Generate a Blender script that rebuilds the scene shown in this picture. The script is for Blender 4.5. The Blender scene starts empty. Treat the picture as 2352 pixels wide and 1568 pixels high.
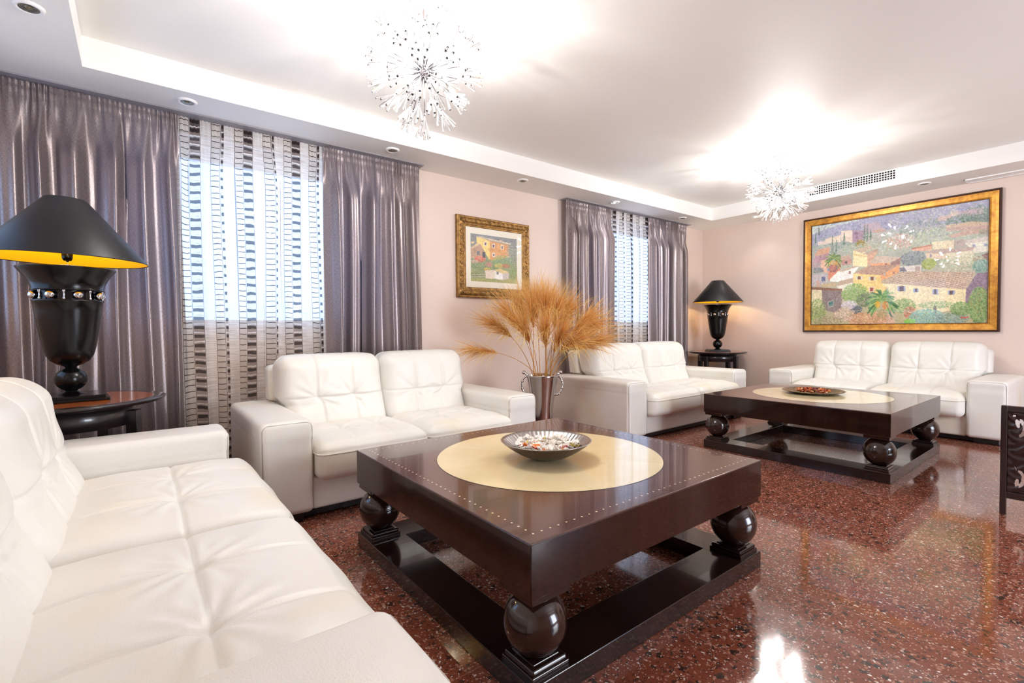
import bpy, bmesh, math, random
import numpy as np
from mathutils import Vector, Matrix, Quaternion
PI = math.pi
SC = bpy.context.scene
COL = SC.collection

# ------------------------------------------------------------------ camera
CAM = Vector((3.3203, 0.0, 1.10))
yaw, pitch, roll, FPX = 0.9109929, -0.0260594, -0.0077431, 1108.03
F0 = Vector((-math.sin(yaw), math.cos(yaw), 0)); R0 = Vector((math.cos(yaw), math.sin(yaw), 0)); U0 = Vector((0, 0, 1))
Fw = F0*math.cos(pitch)+U0*math.sin(pitch); Up = -F0*math.sin(pitch)+U0*math.cos(pitch)
Rt = R0*math.cos(roll)+Up*math.sin(roll); Up = -R0*math.sin(roll)+Up*math.cos(roll)
cd = bpy.data.cameras.new('camera'); cam = bpy.data.objects.new('camera', cd); COL.objects.link(cam)
M = Matrix((Rt, Up, -Fw)).transposed().to_4x4(); M.translation = CAM
cam.matrix_world = M
cd.sensor_width = 36; cd.lens = 36*FPX/2352; cd.clip_start = 0.02
SC.camera = cam
# ------------------------------------------------------------------ world, exposure
SKY_STRENGTH = 2.5
w = bpy.data.worlds.new('daylight'); SC.world = w; w.use_nodes = True
bg = w.node_tree.nodes['Background']
bg.inputs[0].default_value = (0.45, 0.64, 1.0, 1); bg.inputs[1].default_value = SKY_STRENGTH
SC.view_settings.view_transform = 'Standard'; SC.view_settings.look = 'None'
SC.view_settings.exposure = 0.27; SC.view_settings.gamma = 1; SC.view_settings.use_curve_mapping = False
SC.cycles.max_bounces = 10; SC.cycles.diffuse_bounces = 6; SC.cycles.glossy_bounces = 5
SC.cycles.transmission_bounces = 8; SC.cycles.transparent_max_bounces = 24
SC.cycles.sample_clamp_indirect = 6; SC.cycles.caustics_refractive = False; SC.cycles.caustics_reflective = False
SC.cycles.use_denoising = True
CHANDELIER_WATTS = 6.5      # each of the bulbs
LAMP_WATTS = 6.0
DOWNLIGHT_WATTS = 5.0
# added fill lamp, outside the invented window of the right-hand wall
ad = bpy.data.lights.new('added_fill_light', 'AREA'); ad.shape = 'RECTANGLE'; ad.size = 3.3; ad.size_y = 2.0; ad.energy = 260
ad.color = (.96, .98, 1.0); ao = bpy.data.objects.new('added_fill_light', ad); COL.objects.link(ao)
ao.location = (6.75, 3.9, 1.3); ao.rotation_euler = (0, PI/2, 0)

# ------------------------------------------------------------------ room numbers
WX, BY, NY, RX = -0.996, 7.28, -0.90, 6.4
ZS, ZC = 2.665, 2.846
TX, TY, TN, TR = -0.502, 6.694, -0.223, 5.7

# ------------------------------------------------------------------ materials
def mat(name):
    m = bpy.data.materials.new(name); m.use_nodes = True
    return m, m.node_tree, m.node_tree.nodes['Principled BSDF']
def lin(c):
    return tuple(((x/255)/12.92 if x/255 <= 0.04045 else ((x/255+0.055)/1.055)**2.4) for x in c)
def simple(name, rgb, rough=0.5, metal=0.0, coat=0.0, emis=None, spec=None):
    m, nt, b = mat(name)
    b.inputs['Base Color'].default_value = (*lin(rgb), 1)
    b.inputs['Roughness'].default_value = rough; b.inputs['Metallic'].default_value = metal
    b.inputs['Coat Weight'].default_value = coat; b.inputs['Coat Roughness'].default_value = 0.03
    if spec is not None: b.inputs['Specular IOR Level'].default_value = spec
    if emis:
        b.inputs['Emission Color'].default_value = (*emis[:3], 1); b.inputs['Emission Strength'].default_value = emis[3]
    return m
def N(nt, t, **k):
    n = nt.nodes.new(t)
    for a, v in k.items(): setattr(n, a, v)
    return n
def L(nt, a, b): nt.links.new(a, b)
def math_(nt, op, a, b=None, c=None):
    n = N(nt, 'ShaderNodeMath', operation=op)
    for i, v in enumerate((a, b, c)):
        if v is None: continue
        if isinstance(v, (int, float)): n.inputs[i].default_value = v
        else: L(nt, v, n.inputs[i])
    return n.outputs[0]
def mixc(nt, f, a, b):
    n = N(nt, 'ShaderNodeMix', data_type='RGBA')
    for s, v in ((n.inputs[0], f), (n.inputs[6], a), (n.inputs[7], b)):
        if isinstance(v, (int, float)): s.default_value = v
        elif isinstance(v, tuple): s.default_value = (*v[:3], 1)
        else: L(nt, v, s)
    return n.outputs[2]
def ramp(nt, f, stops):
    n = N(nt, 'ShaderNodeValToRGB'); e = n.color_ramp.elements
    while len(e) < len(stops): e.new(0.5)
    for q, (p, c) in zip(e, stops):
        q.position = p; q.color = (*c[:3], 1) if len(c) > 2 else (c[0],)*3+(1,)
    L(nt, f, n.inputs[0]); return n.outputs[0]
def noise(nt, scale, detail=3, vec=None, rough=0.5):
    n = N(nt, 'ShaderNodeTexNoise'); n.inputs['Scale'].default_value = scale; n.inputs['Detail'].default_value = detail
    n.inputs['Roughness'].default_value = rough
    if vec is not None: L(nt, vec, n.inputs['Vector'])
    return n.outputs['Fac']
def coords(nt, kind='Object', scale=(1, 1, 1)):
    t = N(nt, 'ShaderNodeTexCoord'); mp = N(nt, 'ShaderNodeMapping'); mp.inputs['Scale'].default_value = scale
    L(nt, t.outputs[kind], mp.inputs['Vector']); return mp.outputs[0]
def bump(nt, b, h, strength=0.2, dist=0.01):
    n = N(nt, 'ShaderNodeBump'); n.inputs['Strength'].default_value = strength; n.inputs['Distance'].default_value = dist
    L(nt, h, n.inputs['Height']); L(nt, n.outputs[0], b.inputs['Normal'])

# plaster ceiling and wall
m, nt, b = mat('ceiling_plaster'); b.inputs['Base Color'].default_value = (*lin((238, 236, 233)), 1)
b.inputs['Roughness'].default_value = 0.55
bump(nt, b, noise(nt, 6, 2, coords(nt)), 0.04, 0.01); M_CEIL = m
m, nt, b = mat('pink_wall_paint'); c = coords(nt)
L(nt, mixc(nt, noise(nt, 1.3, 3, c), lin((219, 200, 189)), lin((226, 208, 197))), b.inputs['Base Color'])
b.inputs['Roughness'].default_value = 0.6; bump(nt, b, noise(nt, 160, 2, c), 0.05, 0.002); M_WALL = m
# terrazzo
m, nt, b = mat('red_terrazzo'); c = coords(nt)
def vor(scale, vec, rnd=1.0):
    v = N(nt, 'ShaderNodeTexVoronoi'); v.inputs['Scale'].default_value = scale; v.inputs['Randomness'].default_value = rnd
    L(nt, vec, v.inputs['Vector']); return v
wv = N(nt, 'ShaderNodeTexNoise'); wv.inputs['Scale'].default_value = 30; L(nt, c, wv.inputs['Vector'])
off = N(nt, 'ShaderNodeVectorMath', operation='MULTIPLY_ADD'); L(nt, wv.outputs['Color'], off.inputs[0])
off.inputs[1].default_value = (0.03, 0.03, 0.03); L(nt, c, off.inputs[2]); cw = off.outputs[0]
base = mixc(nt, noise(nt, 9, 3, c), lin((124, 64, 46)), lin((146, 82, 60)))
base = mixc(nt, math_(nt, 'MULTIPLY', noise(nt, 90, 2, c), 0.5), base, lin((100, 56, 44)))
def chips(base, scale, thr, sz, colr):
    v = vor(scale, cw); sep = N(nt, 'ShaderNodeSeparateColor'); L(nt, v.outputs['Color'], sep.inputs[0])
    pick = math_(nt, 'GREATER_THAN', sep.outputs[0], thr)
    near = math_(nt, 'LESS_THAN', v.outputs['Distance'], math_(nt, 'MULTIPLY', sep.outputs[1], sz))
    return mixc(nt, math_(nt, 'MULTIPLY', pick, near), base, colr)
base = chips(base, 34, 0.66, 0.55, lin((58, 42, 36)))
base = chips(base, 60, 0.56, 0.6, lin((76, 52, 44)))
base = chips(base, 110, 0.6, 0.6, lin((92, 54, 44)))
base = chips(base, 80, 0.72, 0.6, lin((168, 118, 98)))
base = chips(base, 95, 0.80, 0.60, lin((178, 138, 118)))
base = chips(base, 70, 0.92, 0.42, lin((222, 210, 202)))
base = chips(base, 190, 0.86, 0.5, lin((206, 190, 180)))
base = chips(base, 120, 0.86, 0.42, lin((216, 204, 196)))
# tile joints every 0.60 m
sp = N(nt, 'ShaderNodeSeparateXYZ'); L(nt, c, sp.inputs[0])
jt = None
for ax, o in ((0, 0.17), (1, 0.05)):
    f = math_(nt, 'PINGPONG', math_(nt, 'ADD', sp.outputs[ax], 50+o), 0.30)
    k = math_(nt, 'LESS_THAN', f, 0.0012)
    jt = k if jt is None else math_(nt, 'MAXIMUM', jt, k)
base = mixc(nt, math_(nt, 'MULTIPLY', jt, 0.5), base, lin((190, 140, 120)))
L(nt, base, b.inputs['Base Color']); b.inputs['Roughness'].default_value = 0.09
b.inputs['IOR'].default_value = 1.5
b.inputs['Coat Weight'].default_value = 0.25; b.inputs['Coat Roughness'].default_value = 0.03; M_FLOOR = m
# leather
m, nt, b = mat('white_leather'); c = coords(nt)
f = ramp(nt, noise(nt, 2.2, 2, c), [(0.0, (0,)), (0.56, (0,)), (0.8, (1,))])
col = mixc(nt, noise(nt, 5, 2, c), lin((231, 229, 224)), lin((227, 224, 216)))
L(nt, mixc(nt, math_(nt, 'MULTIPLY', f, 0.75), col, lin((226, 212, 178))), b.inputs['Base Color'])
b.inputs['Roughness'].default_value = 0.42
h = math_(nt, 'ADD', noise(nt, 260, 3, c), math_(nt, 'MULTIPLY', noise(nt, 14, 3, c), 1.2))
bump(nt, b, h, 0.18, 0.004); M_LEATHER = m
M_SEAM = simple('grey_leather_thread', (176, 168, 160), 0.7)
M_PIPE = simple('leather_piping', (206, 199, 188), 0.5)
M_FOOT = simple('black_sofa_plastic', (22, 20, 20), 0.3)
# dark lacquered wood
def wood(name, c1, c2, sc=(30, 2.0, 2.0), rough=0.14, coat=0.35):
    m, nt, b = mat(name); c = coords(nt, 'Object', sc)
    f = ramp(nt, noise(nt, 1.6, 5, c, 0.6), [(0.3, (0,)), (0.7, (1,))])
    L(nt, mixc(nt, f, lin(c1), lin(c2)), b.inputs['Base Color'])
    b.inputs['Roughness'].default_value = rough; b.inputs['Coat Weight'].default_value = coat
    b.inputs['Coat Roughness'].default_value = 0.02; return m
M_WTOP = wood('wenge_lacquer_top', (72, 46, 41), (92, 61, 54), (10, 1.0, 1))  # tops lighter than sides: reflected sheen is put into the wood colour
M_WTOPDOT = wood('wenge_lacquer_dotted_top', (72, 46, 41), (92, 61, 54), (10, 1.0, 1))
nt = M_WTOPDOT.node_tree; b = nt.nodes['Principled BSDF']; c = coords(nt); sp = N(nt, 'ShaderNodeSeparateXYZ'); L(nt, c, sp.inputs[0])
def dotrow(a, o_, q=.6375, n_=37):
    per = 2*q/n_
    dx = math_(nt, 'SUBTRACT', math_(nt, 'PINGPONG', math_(nt, 'ADD', a, q), per/2), 0)
    dy = math_(nt, 'SUBTRACT', math_(nt, 'ABSOLUTE', o_), q)
    d2 = math_(nt, 'ADD', math_(nt, 'MULTIPLY', dx, dx), math_(nt, 'MULTIPLY', dy, dy))
    return math_(nt, 'MULTIPLY', math_(nt, 'LESS_THAN', d2, .0036**2), math_(nt, 'LESS_THAN', math_(nt, 'ABSOLUTE', a), q+.004))
dm = math_(nt, 'MAXIMUM', dotrow(sp.outputs[0], sp.outputs[1]), dotrow(sp.outputs[1], sp.outputs[0]))
old = b.inputs['Base Color'].links[0].from_socket
L(nt, mixc(nt, dm, old, lin((235, 214, 180))), b.inputs['Base Color'])
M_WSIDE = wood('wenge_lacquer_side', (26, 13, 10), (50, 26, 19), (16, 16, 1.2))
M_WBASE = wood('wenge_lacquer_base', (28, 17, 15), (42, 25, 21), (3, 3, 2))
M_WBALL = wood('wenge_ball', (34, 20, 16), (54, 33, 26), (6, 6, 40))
M_BLACK = simple('black_lacquer', (9, 8, 9), 0.22, 0, 0.0, spec=0.35)
M_BLACKWOOD = simple('black_stained_wood', (30, 22, 24), 0.28, 0, 0.5)
M_ORANGEWOOD = wood('orange_wood_inlay', (150, 74, 28), (182, 98, 44), (3, 22, 3))
M_DARKRED = wood('dark_red_wood_inlay', (84, 42, 34), (104, 58, 46), (3, 22, 3))
M_DOT = simple('ivory_dot_inlay', (235, 214, 180), 0.3, 0, 0.5)
m, nt, b = mat('ivory_disc_inlay'); c = coords(nt)
sp = N(nt, 'ShaderNodeSeparateXYZ'); L(nt, c, sp.inputs[0])
ang = math_(nt, 'ARCTAN2', sp.outputs[1], sp.outputs[0])
wedge = math_(nt, 'FRACT', math_(nt, 'MULTIPLY', math_(nt, 'ADD', ang, PI+0.2), 8/(2*PI)))
f = math_(nt, 'ADD', math_(nt, 'MULTIPLY', wedge, 0.35), math_(nt, 'MULTIPLY', noise(nt, 14, 4, c), 0.8))
L(nt, mixc(nt, f, lin((236, 214, 164)), lin((244, 228, 184))), b.inputs['Base Color'])
b.inputs['Roughness'].default_value = 0.15; b.inputs['Coat Weight'].default_value = 0.6; M_IVORY = m
M_SILVER = simple('polished_silver', (205, 203, 202), 0.12, 1.0)
M_CHROME = simple('chrome', (205, 205, 210), 0.08, 1.0)
m, nt, b = mat('ribbed_silver'); b.inputs['Metallic'].default_value = 1
b.inputs['Base Color'].default_value = (*lin((196, 190, 188)), 1); b.inputs['Roughness'].default_value = 0.24; M_BOWL = m
M_BOWLOUT = simple('dark_silver_underside', (118, 98, 88), 0.28, 1.0)
m, nt, b = mat('hammered_bronze'); b.inputs['Metallic'].default_value = 0.9; c = coords(nt)
v = N(nt, 'ShaderNodeTexVoronoi'); v.inputs['Scale'].default_value = 60; L(nt, c, v.inputs['Vector'])
L(nt, mixc(nt, v.outputs['Distance'], lin((110, 90, 66)), lin((170, 150, 120))), b.inputs['Base Color'])
b.inputs['Roughness'].default_value = 0.3; bump(nt, b, v.outputs['Distance'], 0.5, 0.004); M_PLATE = m
M_SHADE = simple('black_satin_shade', (26, 25, 27), 0.42)
M_SHADEIN = simple('gold_shade_lining', (246, 192, 8), 0.5, 0.0)
M_BULBOFF = simple('frosted_bulb', (245, 240, 225), 0.3, 0, 0, (1, 0.85, 0.6, 1.5))
M_CANOPY = simple('brushed_nickel', (150, 138, 136), 0.45, 0.6)
M_ROD = simple('satin_chrome_rod', (128, 126, 130), 0.25, 1.0)
M_BULB = simple('halogen_bulb', (255, 250, 240), 0.3, 0, 0, (1, 0.95, 0.86, 60.0))
m, nt, b = mat('crystal'); b.inputs['Base Color'].default_value = (1, 1, 1, 1); b.inputs['Roughness'].default_value = 0.03
b.inputs['Transmission Weight'].default_value = 0.93; b.inputs['IOR'].default_value = 1.5; M_CRYSTAL = m
M_GOLD = None
m, nt, b = mat('antique_gold'); c = coords(nt)
L(nt, mixc(nt, ramp(nt, noise(nt, 26, 3, c), [(0.25, (0,)), (0.65, (1,))]), lin((98, 68, 34)), lin((168, 126, 66))), b.inputs['Base Color'])
b.inputs['Metallic'].default_value = 0.55; b.inputs['Roughness'].default_value = 0.38; M_GOLD = m
m, nt, b = mat('gilt_bevel'); c = coords(nt)
L(nt, mixc(nt, ramp(nt, noise(nt, 14, 5, c, 0.7), [(0.3, (0,)), (0.7, (1,))]), lin((150, 92, 24)), lin((222, 164, 66))), b.inputs['Base Color'])
b.inputs['Metallic'].default_value = 0.45; b.inputs['Roughness'].default_value = 0.35; M_GILT = m
M_FRAMEEDGE = simple('dark_frame_edge', (62, 34, 24), 0.3)
M_LINER = simple('cream_liner', (240, 234, 218), 0.7)
m, nt, b = mat('painted_canvas'); at = N(nt, 'ShaderNodeAttribute', attribute_name='paint'); L(nt, at.outputs['Color'], b.inputs['Base Color'])
b.inputs['Roughness'].default_value = 0.6; M_PAINT = m
# glass pane (thin): transparent plus fresnel gloss
m = bpy.data.materials.new('clear_glass'); m.use_nodes = True; nt = m.node_tree; nt.nodes.remove(nt.nodes['Principled BSDF'])
o = nt.nodes['Material Output']; fr = N(nt, 'ShaderNodeFresnel'); 
geo = N(nt, 'ShaderNodeNewGeometry'); L(nt, math_(nt, 'SUBTRACT', 1.5, math_(nt, 'MULTIPLY', geo.outputs['Backfacing'], 1.5-1/1.5)), fr.inputs[0])
t = N(nt, 'ShaderNodeBsdfTransparent'); g = N(nt, 'ShaderNodeBsdfGlossy'); g.inputs['Roughness'].default_value = 0.01
mx = N(nt, 'ShaderNodeMixShader'); L(nt, fr.outputs[0], mx.inputs[0]); L(nt, t.outputs[0], mx.inputs[1]); L(nt, g.outputs[0], mx.inputs[2])
L(nt, mx.outputs[0], o.inputs[0]); M_GLASS = m
# metallic grey drapery
m, nt, b = mat('silver_mauve_satin'); c = coords(nt, 'UV', (1, 1, 1))
u1 = coords(nt, 'UV', (500, 60, 1)); u2 = coords(nt, 'UV', (60, 600, 1))
weave = math_(nt, 'MULTIPLY', noise(nt, 1, 2, u1), noise(nt, 1, 2, u2))
L(nt, mixc(nt, ramp(nt, weave, [(0.15, (0,)), (0.38, (1,))]), lin((126, 113, 114)), lin((182, 168, 166))), b.inputs['Base Color'])
b.inputs['Metallic'].default_value = 0.62; b.inputs['Roughness'].default_value = 0.31
bump(nt, b, weave, 0.25, 0.002)
tr = N(nt, 'ShaderNodeBsdfTranslucent'); tr.inputs[0].default_value = (*lin((110, 116, 140)), 1)
mx = N(nt, 'ShaderNodeMixShader'); mx.inputs[0].default_value = 0.16
L(nt, b.outputs[0], mx.inputs[1]); L(nt, tr.outputs[0], mx.inputs[2]); L(nt, mx.outputs[0], nt.nodes['Material Output'].inputs[0]); M_DRAPE = m
# striped sheer; UV is in metres of cloth
def sheer(name):
    m = bpy.data.materials.new(name); m.use_nodes = True; nt = m.node_tree; nt.nodes.remove(nt.nodes['Principled BSDF'])
    tc = N(nt, 'ShaderNodeTexCoord'); sp = N(nt, 'ShaderNodeSeparateXYZ'); L(nt, tc.outputs['UV'], sp.inputs[0])
    P = 0.30
    p = math_(nt, 'MULTIPLY', math_(nt, 'FRACT', math_(nt, 'DIVIDE', sp.outputs[0], P*1.45)), P)
    wob = math_(nt, 'MULTIPLY', math_(nt, 'SUBTRACT', noise(nt, 9, 2, tc.outputs['UV']), 0.5), 0.03)
    v = math_(nt, 'MULTIPLY', math_(nt, 'ADD', sp.outputs[1], wob), .64)
    def band(a, b_): return math_(nt, 'MULTIPLY', math_(nt, 'GREATER_THAN', p, a), math_(nt, 'LESS_THAN', p, b_))
    def bars(per, th, o_): return math_(nt, 'LESS_THAN', math_(nt, 'FRACT', math_(nt, 'DIVIDE', math_(nt, 'ADD', v, o_), per)), th/per)
    slub = noise(nt, 1, 3, coords(nt, 'UV', (6, 110, 1)))
    white = mixc(nt, ramp(nt, slub, [(0.3, (0,)), (0.7, (1,))]), lin((214, 206, 198)), lin((246, 242, 238)))
    col = white; alpha = math_(nt, 'ADD', math_(nt, 'MULTIPLY', slub, 0.3), 0.6)
    # net bands with thin dark weft lines
    for a, b_ in ((0.062, 0.108), (0.232, 0.278)):
        s = band(a, b_); ln = bars(0.027, 0.0036, 0.011*a*100)
        cc = mixc(nt, ln, lin((222, 214, 204)), lin((64, 54, 52)))
        col = mixc(nt, s, col, cc)
        al = math_(nt, 'ADD', math_(nt, 'MULTIPLY', ln, 0.35), 0.58)
        alpha = math_(nt, 'ADD', math_(nt, 'MULTIPLY', alpha, math_(nt, 'SUBTRACT', 1, s)), math_(nt, 'MULTIPLY', al, s))
    # bands of open dark gauze with chunky dark bars and white cords
    for a, b_ in ((0.114, 0.166), (0.286, 0.300)):
        s = band(a, b_); ln = bars(0.042, 0.015, 0.0); wh = bars(0.042, 0.006, 0.021)
        cc = mixc(nt, ln, lin((104, 92, 88)), lin((52, 44, 44))); cc = mixc(nt, wh, cc, lin((236, 230, 226)))
        col = mixc(nt, s, col, cc)
        al = math_(nt, 'ADD', math_(nt, 'MULTIPLY', math_(nt, 'MAXIMUM', ln, wh), 0.50), 0.36)
        alpha = math_(nt, 'ADD', math_(nt, 'MULTIPLY', alpha, math_(nt, 'SUBTRACT', 1, s)), math_(nt, 'MULTIPLY', al, s))
    for a in (0.060, 0.111, 0.168, 0.230, 0.281):
        s = band(a-0.0016, a+0.0016); col = mixc(nt, s, col, lin((110, 92, 84)))
    # doubled heading
    hd = math_(nt, 'GREATER_THAN', sp.outputs[1], 2.555)
    alpha = math_(nt, 'MAXIMUM', alpha, math_(nt, 'MULTIPLY', hd, 0.95))
    d = N(nt, 'ShaderNodeBsdfDiffuse'); t = N(nt, 'ShaderNodeBsdfTranslucent'); x = N(nt, 'ShaderNodeBsdfTransparent')
    L(nt, col, d.inputs[0]); L(nt, col, t.inputs[0])
    m1 = N(nt, 'ShaderNodeMixShader'); m1.inputs[0].default_value = 0.42; L(nt, d.outputs[0], m1.inputs[1]); L(nt, t.outputs[0], m1.inputs[2])
    m2 = N(nt, 'ShaderNodeMixShader'); L(nt, alpha, m2.inputs[0]); L(nt, x.outputs[0], m2.inputs[1]); L(nt, m1.outputs[0], m2.inputs[2])
    L(nt, m2.outputs[0], nt.nodes['Material Output'].inputs[0]); return m
M_SHEER = sheer('striped_sheer')
M_TRACK = simple('curtain_track_grey', (150, 146, 152), 0.5)
M_WHITE = simple('white_enamel', (240, 240, 240), 0.35)
M_SOCKETDARK = simple('reflector_grey', (150, 148, 140), 0.25, 0.8)
M_VENTSHADE = simple('vent_shadow_black', (22, 16, 14), 0.9)
M_PALEWOOD = simple('dark_rosewood', (42, 24, 26), 0.3, 0, 0.4)
def grassmat(name, a, b_):
    m, nt, b = mat(name); at = N(nt, 'ShaderNodeAttribute', attribute_name='tone')
    L(nt, mixc(nt, at.outputs['Fac'], lin(a), lin(b_)), b.inputs['Base Color']); b.inputs['Roughness'].default_value = 0.5
    t = N(nt, 'ShaderNodeBsdfTranslucent'); L(nt, mixc(nt, at.outputs['Fac'], lin(a), lin(b_)), t.inputs[0])
    mx = N(nt, 'ShaderNodeMixShader'); mx.inputs[0].default_value = 0.3
    L(nt, b.outputs[0], mx.inputs[1]); L(nt, t.outputs[0], mx.inputs[2]); L(nt, mx.outputs[0], nt.nodes['Material Output'].inputs[0]); return m
M_GRASS = grassmat('dried_grass', (200, 108, 18), (254, 226, 146))
M_STEM = simple('dried_stem', (196, 134, 52), 0.5)
def potmat(name):
    m, nt, b = mat(name); at = N(nt, 'ShaderNodeAttribute', attribute_name='paint'); L(nt, at.outputs['Color'], b.inputs['Base Color'])
    b.inputs['Roughness'].default_value = 0.5; return m
M_POT = potmat('dried_petals')

# ------------------------------------------------------------------ mesh helpers
class MB:
    def __init__(s): s.v = []; s.f = []; s.sm = []; s.mi = []; s.tone = None
    def add(s, vs, fs, smooth=False, mi=0):
        o = len(s.v); s.v += [tuple(p) for p in vs]; s.f += [tuple(i+o for i in f) for f in fs]
        s.sm += [smooth]*len(fs); s.mi += [mi]*len(fs)
    def box(s, x0, x1, y0, y1, z0, z1, mi=0):
        vs = [(x, y, z) for z in (z0, z1) for y in (y0, y1) for x in (x0, x1)]
        s.add(vs, [(0, 2, 3, 1), (4, 5, 7, 6), (0, 1, 5, 4), (2, 6, 7, 3), (0, 4, 6, 2), (1, 3, 7, 5)], False, mi)
    def bbox(s, x0, x1, y0, y1, z0, z1, r=0.003, mi=0):
        hx, hy, hz = (x1-x0)/2, (y1-y0)/2, (z1-z0)/2
        vs, fs = rbox(hx*2, hy*2, hz*2, min(r, hx*.9, hy*.9, hz*.9), 1, 1, 1, 2)
        c = ((x0+x1)/2, (y0+y1)/2, (z0+z1)/2)
        s.add([(p[0]+c[0], p[1]+c[1], p[2]+c[2]) for p in vs], fs, False, mi)
    def lathe(s, prof, n=48, cx=0, cy=0, cz=0, rib=None, smooth=True, mi=0, closed=False):
        vs = []; fs = []; m = len(prof)
        for j in range(n):
            a = 2*PI*j/n
            for (r, z) in prof:
                rr = r*(1+(rib(j, r, z) if rib else 0)); vs.append((cx+rr*math.cos(a), cy+rr*math.sin(a), cz+z))
        for j in range(n):
            for i in range(m-1):
                a, b_ = j*m+i, ((j+1) % n)*m+i
                fs.append((a, b_, b_+1, a+1))
            if closed: fs.append((j*m+m-1, ((j+1) % n)*m+m-1, ((j+1) % n)*m, j*m))
        s.add(vs, fs, smooth, mi)
    def tube(s, pts, rad, n=8, cap=True, smooth=True, mi=0):
        pts = [Vector(p) for p in pts]; rads = rad if isinstance(rad, (list, tuple)) else [rad]*len(pts)
        vs = []; fs = []; prev = None
        for i, p in enumerate(pts):
            t = (pts[min(i+1, len(pts)-1)]-pts[max(i-1, 0)]).normalized()
            if prev is None:
                a = Vector((0, 0, 1)) if abs(t.z) < .9 else Vector((1, 0, 0)); prev = t.cross(a).normalized()
            prev = (prev-t*prev.dot(t)).normalized(); q = t.cross(prev)
            for k in range(n):
                an = 2*PI*k/n; vs.append(p+(prev*math.cos(an)+q*math.sin(an))*rads[i])
        for i in range(len(pts)-1):
            for k in range(n):
                fs.append((i*n+k, i*n+(k+1) % n, (i+1)*n+(k+1) % n, (i+1)*n+k))
        if cap: fs += [tuple(range(n-1, -1, -1)), tuple((len(pts)-1)*n+k for k in range(n))]
        s.add(vs, fs, smooth, mi)
    def sphere(s, c, r, n=16, sz=1.0, mi=0):
        prof = [(max(r*math.sin(PI*i/n), 1e-5), -r*sz*math.cos(PI*i/n)) for i in range(n+1)]
        s.lathe(prof, n*2, c[0], c[1], c[2], mi=mi)
    def build(s, name, material, parent=None, loc=None):
        me = bpy.data.meshes.new(name); me.from_pydata(s.v, [], s.f)
        me.polygons.foreach_set('use_smooth', s.sm); me.polygons.foreach_set('material_index', s.mi)
        for mm in (material if isinstance(material, (list, tuple)) else [material]): me.materials.append(mm)
        me.update(); me.validate()
        o = bpy.data.objects.new(name, me); COL.objects.link(o)
        if parent: o.parent = parent
        if loc: o.location = loc
        return o
def rbox(sx, sy, sz, r, nx, ny, nz, na=4, fn=None):
    """rounded box: vertices, faces (centred). fn(p, n) may move a vertex."""
    def ax(s_, n_):
        h = s_/2; a = [-h+r*(1-math.cos(0.5*PI*i/na))-0 for i in range(na)] if False else [-h+r*i/na for i in range(na)]
        mid = [-h+r+(s_-2*r)*i/n_ for i in range(n_+1)]; return a+mid+[-v for v in reversed(a)]
    X, Y, Z = ax(sx, nx), ax(sy, ny), ax(sz, nz); H = (sx/2, sy/2, sz/2)
    idx = {}; vs = []; fs = []
    def vid(x, y, z):
        k = (round(x, 6), round(y, 6), round(z, 6))
        if k in idx: return idx[k]
        p = (x, y, z); q = [max(-H[i]+r, min(H[i]-r, p[i])) for i in range(3)]
        d = [(p[i]-q[i])/r for i in range(3)]
        d = [math.tan(t*PI/4) if abs(t) <= 1 else t for t in d]
        l = math.sqrt(sum(t*t for t in d)) or 1; n_ = [t/l for t in d]
        o = [q[i]+n_[i]*r for i in range(3)]
        if fn: o = fn(o, n_)
        idx[k] = len(vs); vs.append(tuple(o)); return idx[k]
    def face(A, B, mk, flip):
        for i in range(len(A)-1):
            for j in range(len(B)-1):
                f = (vid(*mk(A[i], B[j])), vid(*mk(A[i+1], B[j])), vid(*mk(A[i+1], B[j+1])), vid(*mk(A[i], B[j+1])))
                fs.append(f[::-1] if flip else f)
    face(X, Y, lambda a, b_: (a, b_, H[2]), False); face(X, Y, lambda a, b_: (a, b_, -H[2]), True)
    face(X, Z, lambda a, b_: (a, -H[1], b_), False); face(X, Z, lambda a, b_: (a, H[1], b_), True)
    face(Y, Z, lambda a, b_: (H[0], a, b_), False); face(Y, Z, lambda a, b_: (-H[0], a, b_), True)
    return vs, fs
def tag(o, label=None, cat=None, group=None, kind=None):
    if label: o['label'] = label
    if cat: o['category'] = cat
    if group: o['group'] = group
    if kind: o['kind'] = kind
    return o
def empty(name, loc, rz=0, **k):
    o = bpy.data.objects.new(name, None); COL.objects.link(o); o.location = loc; o.rotation_euler = (0, 0, rz)
    o.empty_display_size = 0.05; return tag(o, **k)
CH = {}
def copy_tree(o, parent=None):
    c = o.copy(); COL.objects.link(c); c.parent = parent
    for ch in [x for x in o.children]: copy_tree(ch, c)
    return c

# ------------------------------------------------------------------ room shell
m = MB(); m.box(WX-.3, RX+.3, NY-.3, BY+.3, -.12, 0); tag(m.build('floor', M_FLOOR), kind='structure')
m = MB(); m.box(WX-.3, RX+.3, NY-.3, BY+.3, ZC, ZC+.12); tag(m.build('ceiling', M_CEIL), kind='structure')
def wall(name, material, axis, a0, a1, z1, d0, d1, holes):
    """slab along an axis with rectangular holes (a, b, z0, z1)"""
    m = MB(); cuts = sorted({a0, a1, *[h[0] for h in holes], *[h[1] for h in holes]})
    for p, q in zip(cuts[:-1], cuts[1:]):
        segs = [(0, z1)]
        for h in holes:
            if h[0] <= p and h[1] >= q: segs = [(0, h[2]), (h[3], z1)]
        for s0, s1 in segs:
            if axis == 'y': m.box(d0, d1, p, q, s0, s1)
            else: m.box(p, q, d0, d1, s0, s1)
    return tag(m.build(name, material), kind='structure')
WIN1 = (-0.12, 1.92, 1.13, 2.56); WIN2 = (4.50, 6.32, 1.13, 2.56); WIN3 = (-0.75, 0.55, 1.13, 2.35); FILL_WIN = (2.2, 5.6, 0.25, 2.35)
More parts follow.
